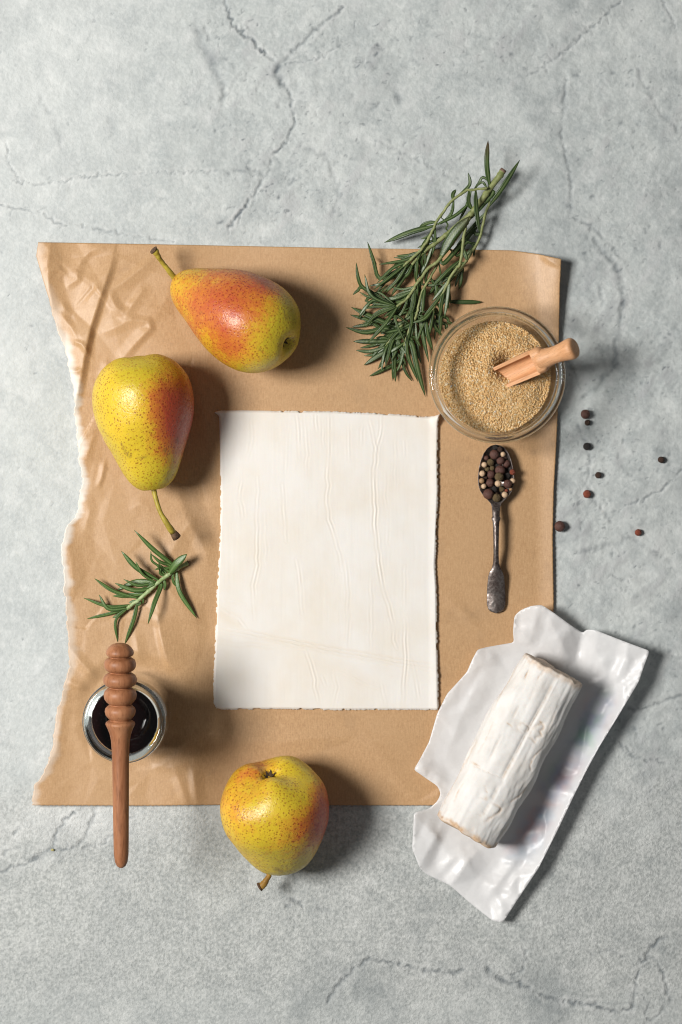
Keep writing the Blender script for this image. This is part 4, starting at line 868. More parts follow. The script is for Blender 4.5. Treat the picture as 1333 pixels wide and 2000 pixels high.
# ------------------------------------------------------------------ glass bowl, sugar, scoop
BC = P(972, 732, 0.048); BX, BY = BC.x, BC.y
def bowl_in(r):        # height of the inner wall at radius r
    return np.interp(r, [0, 0.021, 0.0265, 0.0315, 0.0355, 0.0385, 0.0402], [0.006, 0.0065, 0.0095, 0.0155, 0.025, 0.036, 0.0445])
def build_bowl():
    root = empty('glass_bowl', (BX, BY, 0.0006)); tag(root, 'clear glass bowl holding brown sugar on the corner of the paper', 'bowl')
    ins = [(0.0, 0.006), (0.012, 0.006), (0.021, 0.0066), (0.0265, 0.0095), (0.0315, 0.0155), (0.0355, 0.025), (0.0385, 0.036), (0.0400, 0.0440)]
    outs = [(0.0425, 0.0440), (0.0412, 0.036), (0.0384, 0.025), (0.0345, 0.0145), (0.0295, 0.0068), (0.0245, 0.0032), (0.0242, 0.0006), (0.0225, 0.0002), (0.0205, 0.0012), (0.0, 0.0016)]
    V, F = lathe(spline(outs[::-1], 60).tolist() + spline(ins[::-1], 60).tolist(), 160)
    mesh_obj('wall', V, F, M['glass'], root)
    # rounded rim bead of solid glass, with the small ledge under it
    ang = np.linspace(0, 2 * math.pi, 28, endpoint=False)
    pr = [(0.0413 + 0.0020 * math.cos(a), 0.0458 + 0.0024 * math.sin(a)) for a in ang]
    V, F = lathe(pr + [pr[0]], 160)
    mesh_obj('rim', V, F, M['rim'], root)
    pr = [(0.0386 + 0.0010 * math.cos(a), 0.0400 + 0.0016 * math.sin(a)) for a in ang]
    V, F = lathe(pr + [pr[0]], 160)
    mesh_obj('inner_ledge', V, F, M['jarrim'], root)
build_bowl()

def sugar_h(x, y):
    """height of the sugar over the table at offsets from the bowl axis (metres)"""
    r = np.hypot(x, y)
    h = 0.0262 + 0.0018 * np.cos(r / 0.036 * 1.5) + 0.0011 * fbm(x * 90, y * 90, None, 3, 15) - 0.0022 * sstep(0.026, 0.035, r)
    qx = wx(992, 0.024) - BX; qy = wy(716, 0.024) - BY
    d = np.hypot((x - qx), (y - qy) * 0.95)
    h = h - 0.0125 * np.exp(-(d / 0.0066) ** 2) + 0.0012 * np.exp(-((d - 0.013) / 0.005) ** 2)
    ux = wx(900, 0.024) - BX; uy = wy(790, 0.024) - BY
    h = h - 0.0014 * np.exp(-((x - ux) / 0.006) ** 2 - ((y - uy) / 0.016) ** 2)
    return h

def build_sugar():
    Rm = 0.0353
    rad = np.linspace(0, Rm, 60); ang = np.linspace(0, 2 * math.pi, 120, endpoint=False)
    Rg, Ag = np.meshgrid(rad, ang, indexing='ij'); x = Rg * np.cos(Ag); y = Rg * np.sin(Ag)
    top = np.stack([x, y, sugar_h(x, y) - 0.0004], -1).reshape(-1, 3)
    rb = rad[::-1]
    Rg2, Ag2 = np.meshgrid(rb, ang, indexing='ij'); x2 = Rg2 * np.cos(Ag2); y2 = Rg2 * np.sin(Ag2)
    bz = np.minimum(bowl_in(Rg2) + 0.0004, sugar_h(x2, y2) - 0.0006)
    bot = np.stack([x2, y2, bz], -1).reshape(-1, 3)
    V = np.vstack([top, bot]); F = grid_faces(120, 120, wrap=True)
    heap = mesh_obj('brown_sugar', V, F[:, ::-1], M['sugar'], None, True, dict(tone=np.full(len(V), 0.45)), loc=(BX, BY, 0.0006))
    tag(heap, 'golden brown sugar crystals filling the glass bowl', 'sugar')
    # crystals : small tumbled blocks, joined, far too many to count
    N = 21000
    r = Rm * np.sqrt(RNG.random(N)) * 1.005; a = RNG.random(N) * 2 * math.pi
    cx, cy = r * np.cos(a), r * np.sin(a); cz = sugar_h(cx, cy) + RNG.normal(0, 0.00035, N) - 0.0001
    s = RNG.uniform(0.00028, 0.00054, N)
    base = np.array([[i, j, k] for i in (-1, 1) for j in (-1, 1) for k in (-1, 1)], float) * np.array([1.15, 0.9, 0.8])
    q = RNG.normal(size=(N, 4)); q /= np.linalg.norm(q, axis=1)[:, None]
    w, X, Y, Z = q.T
    Rt = np.stack([1 - 2 * (Y * Y + Z * Z), 2 * (X * Y - Z * w), 2 * (X * Z + Y * w), 2 * (X * Y + Z * w), 1 - 2 * (X * X + Z * Z), 2 * (Y * Z - X * w), 2 * (X * Z - Y * w), 2 * (Y * Z + X * w), 1 - 2 * (X * X + Y * Y)], -1).reshape(N, 3, 3)
    V = np.einsum('nij,kj->nki', Rt, base) * s[:, None, None] + np.stack([cx, cy, cz], -1)[:, None, :]
    fb = np.array([[0, 1, 3, 2], [4, 6, 7, 5], [0, 4, 5, 1], [2, 3, 7, 6], [0, 2, 6, 4], [1, 5, 7, 3]])
    F = (fb[None] + (np.arange(N) * 8)[:, None, None]).reshape(-1, 4)
    tone = np.repeat(np.clip(RNG.beta(2.4, 1.9, N), 0, 1), 8)
    g = mesh_obj('sugar_crystals', V.reshape(-1, 3), F, M['sugar'], heap, False, dict(tone=tone))
    g['kind'] = 'stuff'
build_sugar()

def build_scoop():
    back = P(1048, 706, 0.0430); tip = P(974, 739, 0.0282); end = P(1114, 682, 0.0575)
    root = empty('wooden_scoop', back); tag(root, 'small pale wooden scoop stuck in the brown sugar', 'scoop')
    X = (tip - back).normalized(); Yv = Vector((0, 0, 1)).cross(X).normalized(); Zv = X.cross(Yv)
    # turn the open side a little towards the left-hand wall
    rm = Matrix((X, Yv, Zv)).transposed() @ Matrix.Rotation(math.radians(-6), 3, 'X')
    root.rotation_euler = rm.to_euler()
    Lb = (tip - back).length; ro = 0.0086; ri = 0.0062
    # trough : U-shaped wall, sides sloping down towards the front
    V, F = [], []; ns, na = 14, 21
    for i in range(ns):
        s = i / (ns - 1)
        for j in range(na):
            t = j / (na - 1); e0 = math.radians(198 - 14 * s); e1 = math.radians(342 + 14 * s)
            e0, e1 = math.radians(162 + 12 * s), math.radians(378 - 12 * s)
            a = e0 + (e1 - e0) * t
            side = abs(t - 0.5) * 2
            ext = Lb * s * (1.0 if True else 0)
            k = 1 - 0.10 * s
            for rad in (ro, ri):
                V.append((ext, rad * k * math.cos(a), rad * k * math.sin(a) * 0.95))
    def id(i, j, o): return (i * na + j) * 2 + o
    for i in range(ns - 1):
        for j in range(na - 1):
            F.append([id(i, j, 0), id(i + 1, j, 0), id(i + 1, j + 1, 0), id(i, j + 1, 0)])
            F.append([id(i, j, 1), id(i, j + 1, 1), id(i + 1, j + 1, 1), id(i + 1, j, 1)])
        F.append([id(i, 0, 0), id(i, 0, 1), id(i + 1, 0, 1), id(i + 1, 0, 0)])
        F.append([id(i, na - 1, 0), id(i + 1, na - 1, 0), id(i + 1, na - 1, 1), id(i, na - 1, 1)])
    for j in range(na - 1):
        F.append([id(ns - 1, j, 0), id(ns - 1, j, 1), id(ns - 1, j + 1, 1), id(ns - 1, j + 1, 0)])
        F.append([id(0, j, 0), id(0, j + 1, 0), id(0, j + 1, 1), id(0, j, 1)])
    tro = mesh_obj('trough', V, F, M['beech'], root, False)
    # solid block behind the hollow, faceted like the trough's outside
    pr = [(0.0, 0.0002), (0.0084, 0.0), (0.00855, -0.0002), (0.0084, -0.0045), (0.0070, -0.0068), (0.0, -0.0076)]
    Vl, Fl = lathe(pr, 16)
    Vl = np.stack([Vl[:, 2], Vl[:, 0], np.minimum(Vl[:, 1] * 0.96, 0.0050)], -1)
    mesh_obj('block', Vl, Fl, M['beech'], root, False)
    # turned handle
    hv = (end - back); hx = np.array(rm.inverted() @ hv); L = np.linalg.norm(hx); hx /= L
    prof = [(0.0, 0.002), (0.0063, 0.003), (0.0061, 0.009), (0.0056, 0.013), (0.0056, 0.017), (0.0060, 0.021), (0.0066, 0.0245), (0.0069, 0.0275), (0.0063, 0.0295), (0.0045, 0.0305), (0.0, 0.0308)]
    k = (L + 0.004) / 0.0308
    Vl, Fl = lathe(spline([(r, z * k) for r, z in prof], 60), 40)
    Vl[:, :2] = np.where(Vl[:, :2] == 0, 0, Vl[:, :2])
    q = np.array(Vector(hx).to_track_quat('Z', 'Y').to_matrix())
    mesh_obj('handle', Vl @ q.T, Fl, M['beech'], root, True)
build_scoop()

# ------------------------------------------------------------------ spoon with peppercorns
SPW = [(868.0, 0.6), (871, 11), (876, 17.5), (886, 24.5), (900, 30), (915, 33.5), (932, 35.5), (946, 34.8), (958, 31.5), (968, 25), (976, 17), (983, 10.5), (990, 8.2), (1000, 7.3), (1009, 7.0), (1011, 8.6), (1015, 8.4), (1018, 6.6), (1030, 5.8), (1060, 5.1), (1085, 5.0), (1100, 5.8), (1110, 8.5), (1118, 13), (1126, 15.5), (1140, 17), (1165, 18.3), (1180, 18.2), (1190, 15.5), (1195, 10.5), (1198, 1.0)]
def spoon_half(y): return np.interp(y, [a for a, b in SPW], [b for a, b in SPW])
def spoon_base(y): return np.interp(y, [868, 980, 992, 1020, 1070, 1120, 1160, 1198], [0.0082, 0.0080, 0.0085, 0.0105, 0.0105, 0.0062, 0.0030, 0.0022])
def spoon_depth(y): return np.interp(y, [868, 878, 895, 920, 945, 962, 975, 985], [0, 0.0026, 0.0056, 0.0070, 0.0066, 0.0045, 0.0016, 0]) 
SCX = 969.5
def build_spoon():
    ys = np.concatenate([np.linspace(868, 990, 90), np.linspace(991.5, 1198, 120)]); us = np.linspace(-1, 1, 41)
    Yg, U = np.meshgrid(ys, us, indexing='ij')
    w = spoon_half(Yg)
    px = SCX + (Yg - 1033) * 0.001 + w * U
    z = spoon_base(Yg) - spoon_depth(Yg) * (1 - np.abs(U) ** 2.3)
    sh = sstep(985, 1000, Yg); z = z + 0.0011 * sh * (1 - U * U) + 0.0003 * sh
    z += 0.00008 * fbm(px / 5, Yg / 5, None, 3, 61)
    th = 0.0011 + 0.0012 * sh * sstep(1125, 1090, Yg)
    X = (px - 666.5) / PX * (H - z) / H; Y = (1000 - Yg) / PX * (H - z) / H
    root = empty('silver_spoon', P(SCX, 925, 0.0006)); tag(root, 'tarnished old silver spoon heaped with mixed peppercorns', 'spoon')
    loc = np.array(root.location)
    for nm, i0, i1 in (('spoon_bowl', 0, 91), ('handle', 90, len(ys))):
        sl = slice(i0, i1)
        o = sheet(nm, X[sl] - loc[0], Y[sl] - loc[1], z[sl] - loc[2], th[sl].ravel(), M['silver'], root)
build_spoon()

def ico(sub):
    bm = bmesh.new(); bmesh.ops.create_icosphere(bm, subdivisions=sub, radius=1.0)
    V = np.array([v.co[:] for v in bm.verts]); F = np.array([[v.index for v in f.verts] for f in bm.faces]); bm.free(); return V, F
ICO_V, ICO_F = ico(4)
def berry_mesh(name, mat, seed, wr, ring):
    V = ICO_V.copy()
    n = fbm(V[:, 0] * 2.2 + seed, V[:, 1] * 2.2, V[:, 2] * 2.2, 3, seed); n2 = 1 - np.abs(fbm(V[:, 0] * 4 + seed, V[:, 1] * 4, V[:, 2] * 4, 2, seed + 5)) * 2
    k = 1 + 0.07 * n + wr * (n2 - 0.5)
    if ring:
        p = np.array([0.35 * math.cos(seed * 2.4), 0.35 * math.sin(seed * 2.4), 0.9]); p /= np.linalg.norm(p)
        a = np.arccos(np.clip(V @ p, -1, 1))
        k += 0.075 * np.exp(-((a - 0.27) / 0.09) ** 2) - 0.10 * np.exp(-(a / 0.15) ** 2)
    V *= k[:, None]
    me = bpy.data.meshes.new(name); me.from_pydata(V.tolist(), [], ICO_F.tolist()); me.update()
    me.polygons.foreach_set('use_smooth', np.ones(len(me.polygons), bool)); me.materials.append(mat)
    return me
KINDS = {'allspice': ('allspice_berry', 0.02, True), 'white': ('peppercorn', 0.02, False), 'spotted': ('peppercorn', 0.05, False), 'olive': ('peppercorn', 0.13, False), 'black': ('peppercorn', 0.14, False), 'redp': ('peppercorn', 0.12, False), 'brownp': ('peppercorn', 0.13, False)}
POOL = {k: [berry_mesh(nm, M[k], i + 3 * len(k), w, ring) for i in range(3)] for k, (nm, w, ring) in KINDS.items()}
LAB = {'allspice': 'medium smooth allspice berry packed among others inside the spoon', 'white': 'cream white peppercorn in the row along the spoon rim opposite the loose peppercorns', 'spotted': 'tan spotted peppercorn heaped in the silver spoon',
       'olive': 'smaller wrinkled olive peppercorn packed among others inside the spoon', 'black': 'black peppercorn sunk between allspice berries inside the spoon', 'redp': 'wrinkled red peppercorn heaped in the silver spoon', 'brownp': 'small brown peppercorn sunk between allspice berries inside the spoon'}
def berry(kind, px, py, rp, z, label, group):
    o = bpy.data.objects.new(KINDS[kind][0], random.choice(POOL[kind])); COL.objects.link(o)
    r = rp / PX * (H - z) / H
    o.location = P(px, py, z); o.scale = (r, r, r * 0.96)
    o.rotation_euler = (random.uniform(-.5, .5), random.uniform(-.5, .5), random.uniform(0, 6.28))
    tag(o, label, 'allspice' if kind == 'allspice' else 'peppercorn', group); return o
PEP = [(640, 190, 70, 'black'), (760, 240, 72, 'brownp'), (960, 920, 85, 'black'), (385, 975, 50, 'brownp'), (930, 1310, 48, 'redp'), (1040, 1270, 46, 'spotted'), (410, 460, 66, 'allspice'), (430, 745, 68, 'olive'), (560, 725, 66, 'olive'), (1085, 830, 75, 'redp'), (615, 370, 128, 'allspice'), (930, 610, 100, 'allspice'), (775, 535, 105, 'allspice'), (835, 362, 72, 'white'), (515, 570, 95, 'olive'), (355, 635, 76, 'white'),
       (300, 865, 80, 'white'), (525, 890, 112, 'allspice'), (765, 780, 135, 'allspice'), (740, 950, 112, 'olive'), (340, 1195, 70, 'white'), (285, 1055, 72, 'spotted'), (1090, 1055, 72, 'white'), (500, 1110, 118, 'allspice'), (710, 1125, 85, 'white'), (960, 1135, 112, 'allspice'), (620, 1270, 80, 'black'), (805, 1265, 85, 'olive'), (885, 1415, 82, 'white'), (460, 1400, 140, 'allspice'), (670, 1495, 108, 'olive'),
       (700, 660, 80, 'black'), (850, 880, 80, 'brownp'), (640, 1390, 75, 'brownp'), (870, 460, 75, 'brownp'), (560, 640, 70, 'brownp'), (830, 1010, 75, 'brownp')]
PEP = PEP[31:] + PEP[:31]
OWN = {(460, 1400): 'largest allspice berry in the spoon, next to where the handle begins', (615, 370): 'big allspice berry nearest the pointed tip of the spoon bowl', (410, 460): 'smallest allspice berry in the spoon, against the rim by a white peppercorn', (765, 780): 'big allspice berry at the very middle of the heaped spoon',
       (960, 1135): 'allspice berry beside the white peppercorn that sits out on the spoon rim', (1085, 830): 'larger red peppercorn hanging over the rim of the spoon', (930, 1310): 'small red peppercorn tucked under an allspice berry in the spoon', (640, 190): 'black peppercorn right in the pointed tip of the spoon',
       (760, 240): 'brown peppercorn near the spoon tip above a white peppercorn', (670, 1495): 'largest olive green peppercorn, lying at the spoon neck', (740, 950): 'olive peppercorn leaning on the middle allspice berry of the spoon', (1090, 1055): 'pale white peppercorn sitting out on the spoon rim', (835, 362): 'white peppercorn closest to the pointed tip of the spoon',
       (885, 1415): 'white peppercorn closest to the handle of the spoon', (710, 1125): 'white peppercorn in the middle of the heaped spoon', (1040, 1270): 'tiny tan spotted peppercorn under the rim berry in the spoon', (285, 1055): 'tan spotted peppercorn between two white ones along the spoon rim', (620, 1270): 'black peppercorn next to the largest allspice berry in the spoon'}
placed = []
for (x, y, r, k) in PEP:
    px, py = C5(x, y); rp = r / 13.33; rm_ = rp / PX
    w = float(spoon_half(py)); u = max(-1, min(1, (px - SCX) / max(w, 1e-3)))
    zs = float(spoon_base(py) - spoon_depth(py) * (1 - abs(u) ** 2.3))
    z = zs + rm_ * 0.92
    for (qx, qy, qr, qz) in placed:
        d = math.hypot(px - qx, py - qy) / PX; s = (rm_ + qr) * 0.93
        if d < s: z = max(z, qz + math.sqrt(s * s - d * d) * 0.80)
    z = min(z, 0.0155)
    placed.append((px, py, rm_, z))
    berry(k, px, py, rp, z, OWN.get((x, y), LAB[k]), 'mixed berries heaped in the spoon')
for (x, y, r, k, lab) in [(1144, 809, 9.2, 'allspice', 'round brown allspice berry touching a tiny peppercorn on the stone'), (1148, 825.5, 5.6, 'brownp', 'tiny brown peppercorn touching the allspice berry beside the bowl'), (1147, 872, 7.2, 'black', 'jet black peppercorn lying on a dark crack of the stone'), (1169, 928, 6.2, 'brownp', 'small dark brown peppercorn on stone between the black and the red ones'),
                          (1147, 965, 7.6, 'redp', 'rusty red wrinkled peppercorn, nearer the spoon than the orange one'), (1094, 1028, 10.6, 'allspice', 'largest brown allspice berry on stone right beside the paper edge'), (1247, 1040, 6.6, 'redp', 'small orange red peppercorn farthest from the paper among the red ones'), (1292, 898, 6.4, 'brownp', 'dark wrinkled peppercorn alone on stone farthest from the paper')]:
    berry(k, x, y, r, r / PX * 0.93 - 0.0006, lab, 'peppercorns scattered on the stone')

# ------------------------------------------------------------------ honey jar and dipper
JC = P(242, 1410, 0.075); JX, JY = JC.x, JC.y
def build_jar():
    root = empty('honey_jar', (JX, JY, 0.0006)); tag(root, 'round clear glass jar of dark honey under the wooden dipper', 'jar')
    ins = [(0.0, 0.004), (0.016, 0.004), (0.0205, 0.0055), (0.0224, 0.010), (0.0228, 0.03), (0.0228, 0.056), (0.0215, 0.0625), (0.0205, 0.066), (0.0206, 0.0712)]
    outs = [(0.0252, 0.0712), (0.0248, 0.0665), (0.0262, 0.061), (0.0266, 0.054), (0.0266, 0.03), (0.0262, 0.008), (0.0245, 0.0025), (0.021, 0.0003), (0.018, 0.0012), (0.0, 0.0018)]
    V, F = lathe(spline(outs[::-1], 70).tolist() + spline(ins[::-1], 70).tolist(), 140)
    mesh_obj('wall', V, F, M['glass'], root)
    ang = np.linspace(0, 2 * math.pi, 30, endpoint=False)
    pr = [(0.0232 + 0.0027 * math.cos(a), 0.0714 + 0.0030 * math.sin(a)) for a in ang]
    V, F = lathe(pr + [pr[0]], 140); mesh_obj('rim', V, F, M['jarrim'], root)
    pr = [(0.0221, 0.0640), (0.0207, 0.0662), (0.0205, 0.0690), (0.0216, 0.0698), (0.0240, 0.0690), (0.0247, 0.0668), (0.0250, 0.0648), (0.0235, 0.0635), (0.0221, 0.0640)]
    V, F = lathe(pr, 140); mesh_obj('neck_ring', V, F, M['jarrim'], root)
    hp = [(0.0, 0.0048), (0.0152, 0.0048), (0.0194, 0.0066), (0.0212, 0.0112), (0.0219, 0.03), (0.0220, 0.0535), (0.0216, 0.0546), (0.0, 0.0546)]
    V, F = lathe(hp, 120)
    o = mesh_obj('dark_honey', V, F, M['syrup'], None, True, loc=(JX, JY, 0.0006)); tag(o, 'almost black honey standing inside the glass jar', 'honey')
build_jar()

def build_dipper():
    zt = 0.0750
    hb = P(235, 1330, zt + 0.0098); ff = P(236, 1486, zt + 0.0047)
    ax = (ff - hb).normalized()
    f = (H - zt - 0.008) / H / PX
    def s(py): return (py - 1330) * f                # distance along the axis
    D = [(1256, 0), (1256.3, 10), (1259, 17), (1264, 22.5), (1270, 26.5), (1275, 27.6), (1279, 26), (1281.5, 22), (1282.5, 19), (1283.5, 19), (1285, 24), (1289, 29.5), (1296, 31.6), (1303, 30.8), (1308, 27.5), (1311.5, 22), (1312.5, 19), (1313.5, 19), (1315, 24.5), (1319, 30), (1326, 33.4), (1333, 32.4), (1338, 29), (1341.5, 23), (1342.5, 20), (1343.5, 20), (1345, 25), (1350, 30.5), (1357, 32.4), (1365, 31), (1371, 27), (1375.5, 22), (1376.5, 20), (1377.5, 20), (1379, 24), (1384, 29), (1390, 30.3), (1397, 28.6), (1403, 24), (1406, 21), (1407, 19.5), (1408, 20), (1409.5, 25), (1412, 28.2), (1415, 29), (1419, 27.5), (1425, 24.5), (1435, 21), (1447, 18.6), (1465, 17.2), (1490, 16.5), (1530, 16.2), (1580, 15.8), (1640, 15.2), (1675, 14.6), (1690, 12.6), (1698, 9), (1702, 4), (1703, 0)]
    pr = np.array([(r * f, s(y)) for y, r in D])
    fine = []
    for a, b in zip(pr[:-1], pr[1:]):
        k = 2 if abs(b[1] - a[1]) < 0.006 else 6
        for i in range(k): fine.append(a + (b - a) * i / k)
    fine.append(pr[-1]); fine = np.array(fine)
    V, F = lathe(fine, 64)
    nz = 1 + 0.012 * fbm(V[:, 0] * 140, V[:, 1] * 140, V[:, 2] * 60, 3, 71); V[:, :2] *= nz[:, None]
    q = np.array(ax.to_track_quat('Z', 'Y').to_matrix())
    root = empty('honey_dipper', hb); tag(root, 'carved brown wooden honey dipper resting across the glass jar', 'dipper')
    sp_ = s(1407.5); n = 64; rows = len(fine); cut = int(np.argmin(np.abs(fine[:, 1] - sp_)))
    W = V @ q.T
    mesh_obj('ribbed_head', W[:(cut + 1) * n], grid_faces(cut + 1, n, wrap=True)[:, ::-1], M['dipper'], root)
    mesh_obj('handle', W[cut * n:], grid_faces(rows - cut, n, wrap=True)[:, ::-1], M['dipper'], root)
    # material grain runs along local Z of the meshes: rotate the parts instead of baking
    for ch in root.children:
        co = np.empty(len(ch.data.vertices) * 3); ch.data.vertices.foreach_get('co', co); co = co.reshape(-1, 3) @ q
        ch.data.vertices.foreach_set('co', co.ravel()); ch.data.update(); ch.rotation_euler = ax.to_track_quat('Z', 'Y').to_euler()
build_dipper()

# ------------------------------------------------------------------ cheese wrapper and cheese log
OUT = [(575, 243, 5), (570, 190, 9), (577, 110, 13), (610, 80, 15), (660, 60, 17), (715, 55, 18), (780, 98, 18), (850, 150, 15), (922, 197, 9), (935, 178, 12), (980, 180, 15), (1120, 235, 18), (1255, 285, 20), (1225, 365, 20), (1200, 440, 20), (1110, 590, 19), (1055, 680, 18), (1000, 770, 18), (935, 890, 17), (880, 1000, 17), (790, 1190, 16), (700, 1370, 15), (600, 1520, 12), (520, 1645, 10), (470, 1638, 8), (370, 1560, 4), (255, 1460, 2), (130, 1400, 4), (100, 1365, 6), (65, 1275, 9), (70, 1180, 11), (75, 1095, 12), (150, 1075, 6), (190, 1040, 7), (209, 1000, 10), (192, 962, 11), (130, 920, 10), (73, 880, 12), (100, 835, 10), (150, 740, 8), (190, 600, 9), (240, 500, 9), (300, 435, 9), (340, 390, 9), (365, 330, 11), (393, 278, 11), (440, 266, 8), (520, 252, 5)]
INN = [(640, 340, 1), (760, 395, 1), (880, 455, 1), (480, 1260, 1), (350, 1190, 1), (215, 1095, 1.2), (430, 690, 1), (700, 860, 1), (550, 780, 1), (330, 880, 1), (560, 1080, 1), (920, 490, 1.5), (760, 850, 1.5), (580, 1200, 1.5), (895, 400, 1.2), (868, 385, 1.5), (895, 290, 5),
       (650, 250, 3.5), (690, 150, 12), (770, 240, 10), (830, 330, 5), (600, 180, 8), (1060, 380, 9), (1000, 300, 9), (1150, 330, 16), (1055, 500, 4), (1120, 440, 13), (1020, 600, 3.5), (930, 740, 3), (830, 910, 3), (730, 1100, 3), (645, 1310, 4), (1045, 640, 10), (900, 900, 9), (720, 1250, 8), (390, 1275, 1), (335, 1340, 5.5), (290, 1410, 4.5), (430, 1400, 3), (560, 1350, 3.5), (500, 1500, 6), (450, 1540, 4), (600, 1430, 7), (210, 1250, 3), (140, 1280, 5), (180, 1350, 2), (240, 1180, 1.5),
       (340, 680, 2.5), (250, 900, 2.5), (180, 860, 6), (250, 700, 5), (300, 560, 5), (500, 310, 3), (390, 420, 5), (430, 330, 6), (480, 500, 2), (160, 960, 6), (110, 1180, 8), (120, 1340, 5)]
WFOLD = [  # folds pressed into the wrapper: line, height mm, width to either side (px)
    ([(700, 60), (680, 150), (650, 260)], 2.6, 34, 20), ([(720, 70), (790, 200), (845, 330)], 1.8, 18, 30), ([(920, 200), (895, 300), (868, 388)], -3.4, 34, 30), ([(935, 185), (985, 290), (1040, 400), (1060, 470)], 1.6, 20, 34),
    ([(1150, 250), (1110, 370), (1055, 500)], 2.0, 18, 34), ([(1210, 400), (1120, 470), (1000, 500)], 1.2, 14, 18), ([(400, 1280), (340, 1345), (255, 1465)], 2.6, 22, 34), ([(600, 1290), (560, 1370), (470, 1480), (440, 1540)], 1.8, 26, 18),
    ([(680, 1280), (610, 1400), (540, 1480)], 1.3, 14, 20), ([(640, 1320), (580, 1340), (520, 1330)], 1.0, 10, 12), ([(650, 1400), (590, 1410), (560, 1450)], 1.0, 8, 12), ([(400, 290), (425, 345), (380, 470), (300, 640), (230, 820)], 1.6, 26, 34),
    ([(345, 400), (420, 340), (520, 290)], 1.2, 16, 22), ([(105, 1360), (160, 1260), (215, 1150)], 2.0, 18, 30), ([(80, 1110), (150, 1180), (200, 1240)], 1.4, 18, 18), ([(90, 870), (180, 900), (250, 960)], 1.6, 18, 22), ([(205, 620), (290, 600), (380, 560)], 0.9, 18, 18), ([(570, 160), (620, 200), (650, 250)], 1.4, 14, 16), ([(200, 1400), (270, 1330), (330, 1290)], 1.0, 12, 16), ([(480, 1500), (520, 1580), (505, 1640)], 1.2, 16, 14)]
def build_wrapper():
    n0 = len(OUT)
    out = [(*CW(x, y), (z * 0.74 + 0.3) * 0.001) for x, y, z in OUT]; inn = [(*CW(x, y), (z * 0.74 + 0.3) * 0.001) for x, y, z in INN]
    pts = out + inn
    v2 = [Vector((x, -y)) for x, y, z in pts]; zc = np.array([p[2] for p in pts])
    ed = [(i, (i + 1) % n0) for i in range(n0)]
    r = delaunay_2d_cdt(v2, ed, [list(range(n0))[::-1]], 1, 1e-4, True)
    cv = np.array([v[:] for v in r[0]]); src = r[3]
    cz = np.array([zc[s[0]] if s else 0.003 for s in src]); tri = np.array([t for t in r[2]])
    # fine boundary and interior points
    ob = []
    for i in range(n0):
        a, b = out[i], out[(i + 1) % n0]; k = max(2, int(math.hypot(b[0] - a[0], b[1] - a[1]) / 4.5))
        for j in range(k): ob.append((a[0] + (b[0] - a[0]) * j / k, -(a[1] + (b[1] - a[1]) * j / k)))
    ob = np.array(ob); m = len(ob)
    sm_ = ob.copy()
    for _ in range(1): sm_ = (np.roll(sm_, 1, 0) + 2 * sm_ + np.roll(sm_, -1, 0)) / 4
    ob = sm_
    gx, gy = np.meshgrid(np.arange(800, 1275, 4.2), np.arange(-1808, -1178, 4.2)); gx = gx.ravel() + RNG.uniform(-1, 1, gx.size); gy = gy.ravel() + RNG.uniform(-1, 1, gy.size)
    def inside(qx, qy):
        r_ = np.zeros(qx.size, bool)
        for i in range(m):
            x0, y0 = ob[i]; x1, y1 = ob[(i + 1) % m]
            c = ((y0 > qy) != (y1 > qy)); c[c] &= qx[c] < (x1 - x0) * (qy[c] - y0) / (y1 - y0 + 1e-12) + x0
            r_ ^= c
        return r_
    ins = inside(gx, gy)
    dmin = np.min(np.hypot(gx[:, None] - ob[None, :, 0], gy[:, None] - ob[None, :, 1]), 1)
    g = np.stack([gx, gy], -1)[ins & (dmin > 2.4)]
    allp = np.vstack([ob, g])
    r2 = delaunay_2d_cdt([Vector(p) for p in allp], [(i, (i + 1) % m) for i in range(m)], [list(range(m))], 1, 1e-5, True)
    fv = np.array([v[:] for v in r2[0]]); ft = np.array([list(t) for t in r2[2]])
    cen = fv[ft].mean(1); ft = ft[inside(cen[:, 0], cen[:, 1])]
    # heights from the coarse facets, then more small random creases away from the cheese
    rx, ry = RNG.uniform(800, 1275, 260), RNG.uniform(-1808, -1178, 260)
    k = inside(rx, ry) & (np.min(np.hypot(rx[:, None] - ob[None, :, 0], ry[:, None] - ob[None, :, 1]), 1) > 8) & (np.min(np.hypot(rx[:, None] - cv[None, :, 0], ry[:, None] - cv[None, :, 1]), 1) > 9)
    rx, ry = rx[k], ry[k]; rz = tri_interp(cv, cz, tri, rx, ry)
    rz = np.nan_to_num(rz, nan=0.003); rz = rz + RNG.uniform(-0.0014, 0.0014, len(rz)) * sstep(0.0014, 0.004, rz)
    c2 = np.vstack([cv, np.stack([rx, ry], -1)]); z2 = np.concatenate([cz, rz])
    r3 = delaunay_2d_cdt([Vector(q) for q in c2], ed, [], 0, 1e-4, True)
    z3 = np.array([z2[q[0]] if q else 0.003 for q in r3[3]])
    z = tri_interp(np.array([v[:] for v in r3[0]]), z3, r3[2], fv[:, 0], fv[:, 1])
    bad = np.isnan(z)
    if bad.any():
        for i in np.where(bad)[0]: z[i] = cz[np.argmin(np.hypot(*(cv - fv[i]).T))]
    E = np.vstack([ft[:, [0, 1]], ft[:, [1, 2]], ft[:, [2, 0]]])
    for _ in range(1):
        s_ = np.zeros(len(fv)); n_ = np.zeros(len(fv))
        np.add.at(s_, E[:, 0], z[E[:, 1]]); np.add.at(n_, E[:, 0], 1); np.add.at(s_, E[:, 1], z[E[:, 0]]); np.add.at(n_, E[:, 1], 1)
        z = 0.5 * z + 0.5 * s_ / np.maximum(n_, 1)
    px, py = fv[:, 0], -fv[:, 1]
    lift = sstep(0.0012, 0.004, z)
    rn = 1 - np.abs(fbm(px / 30, py / 30, None, 2, 201)) * 2
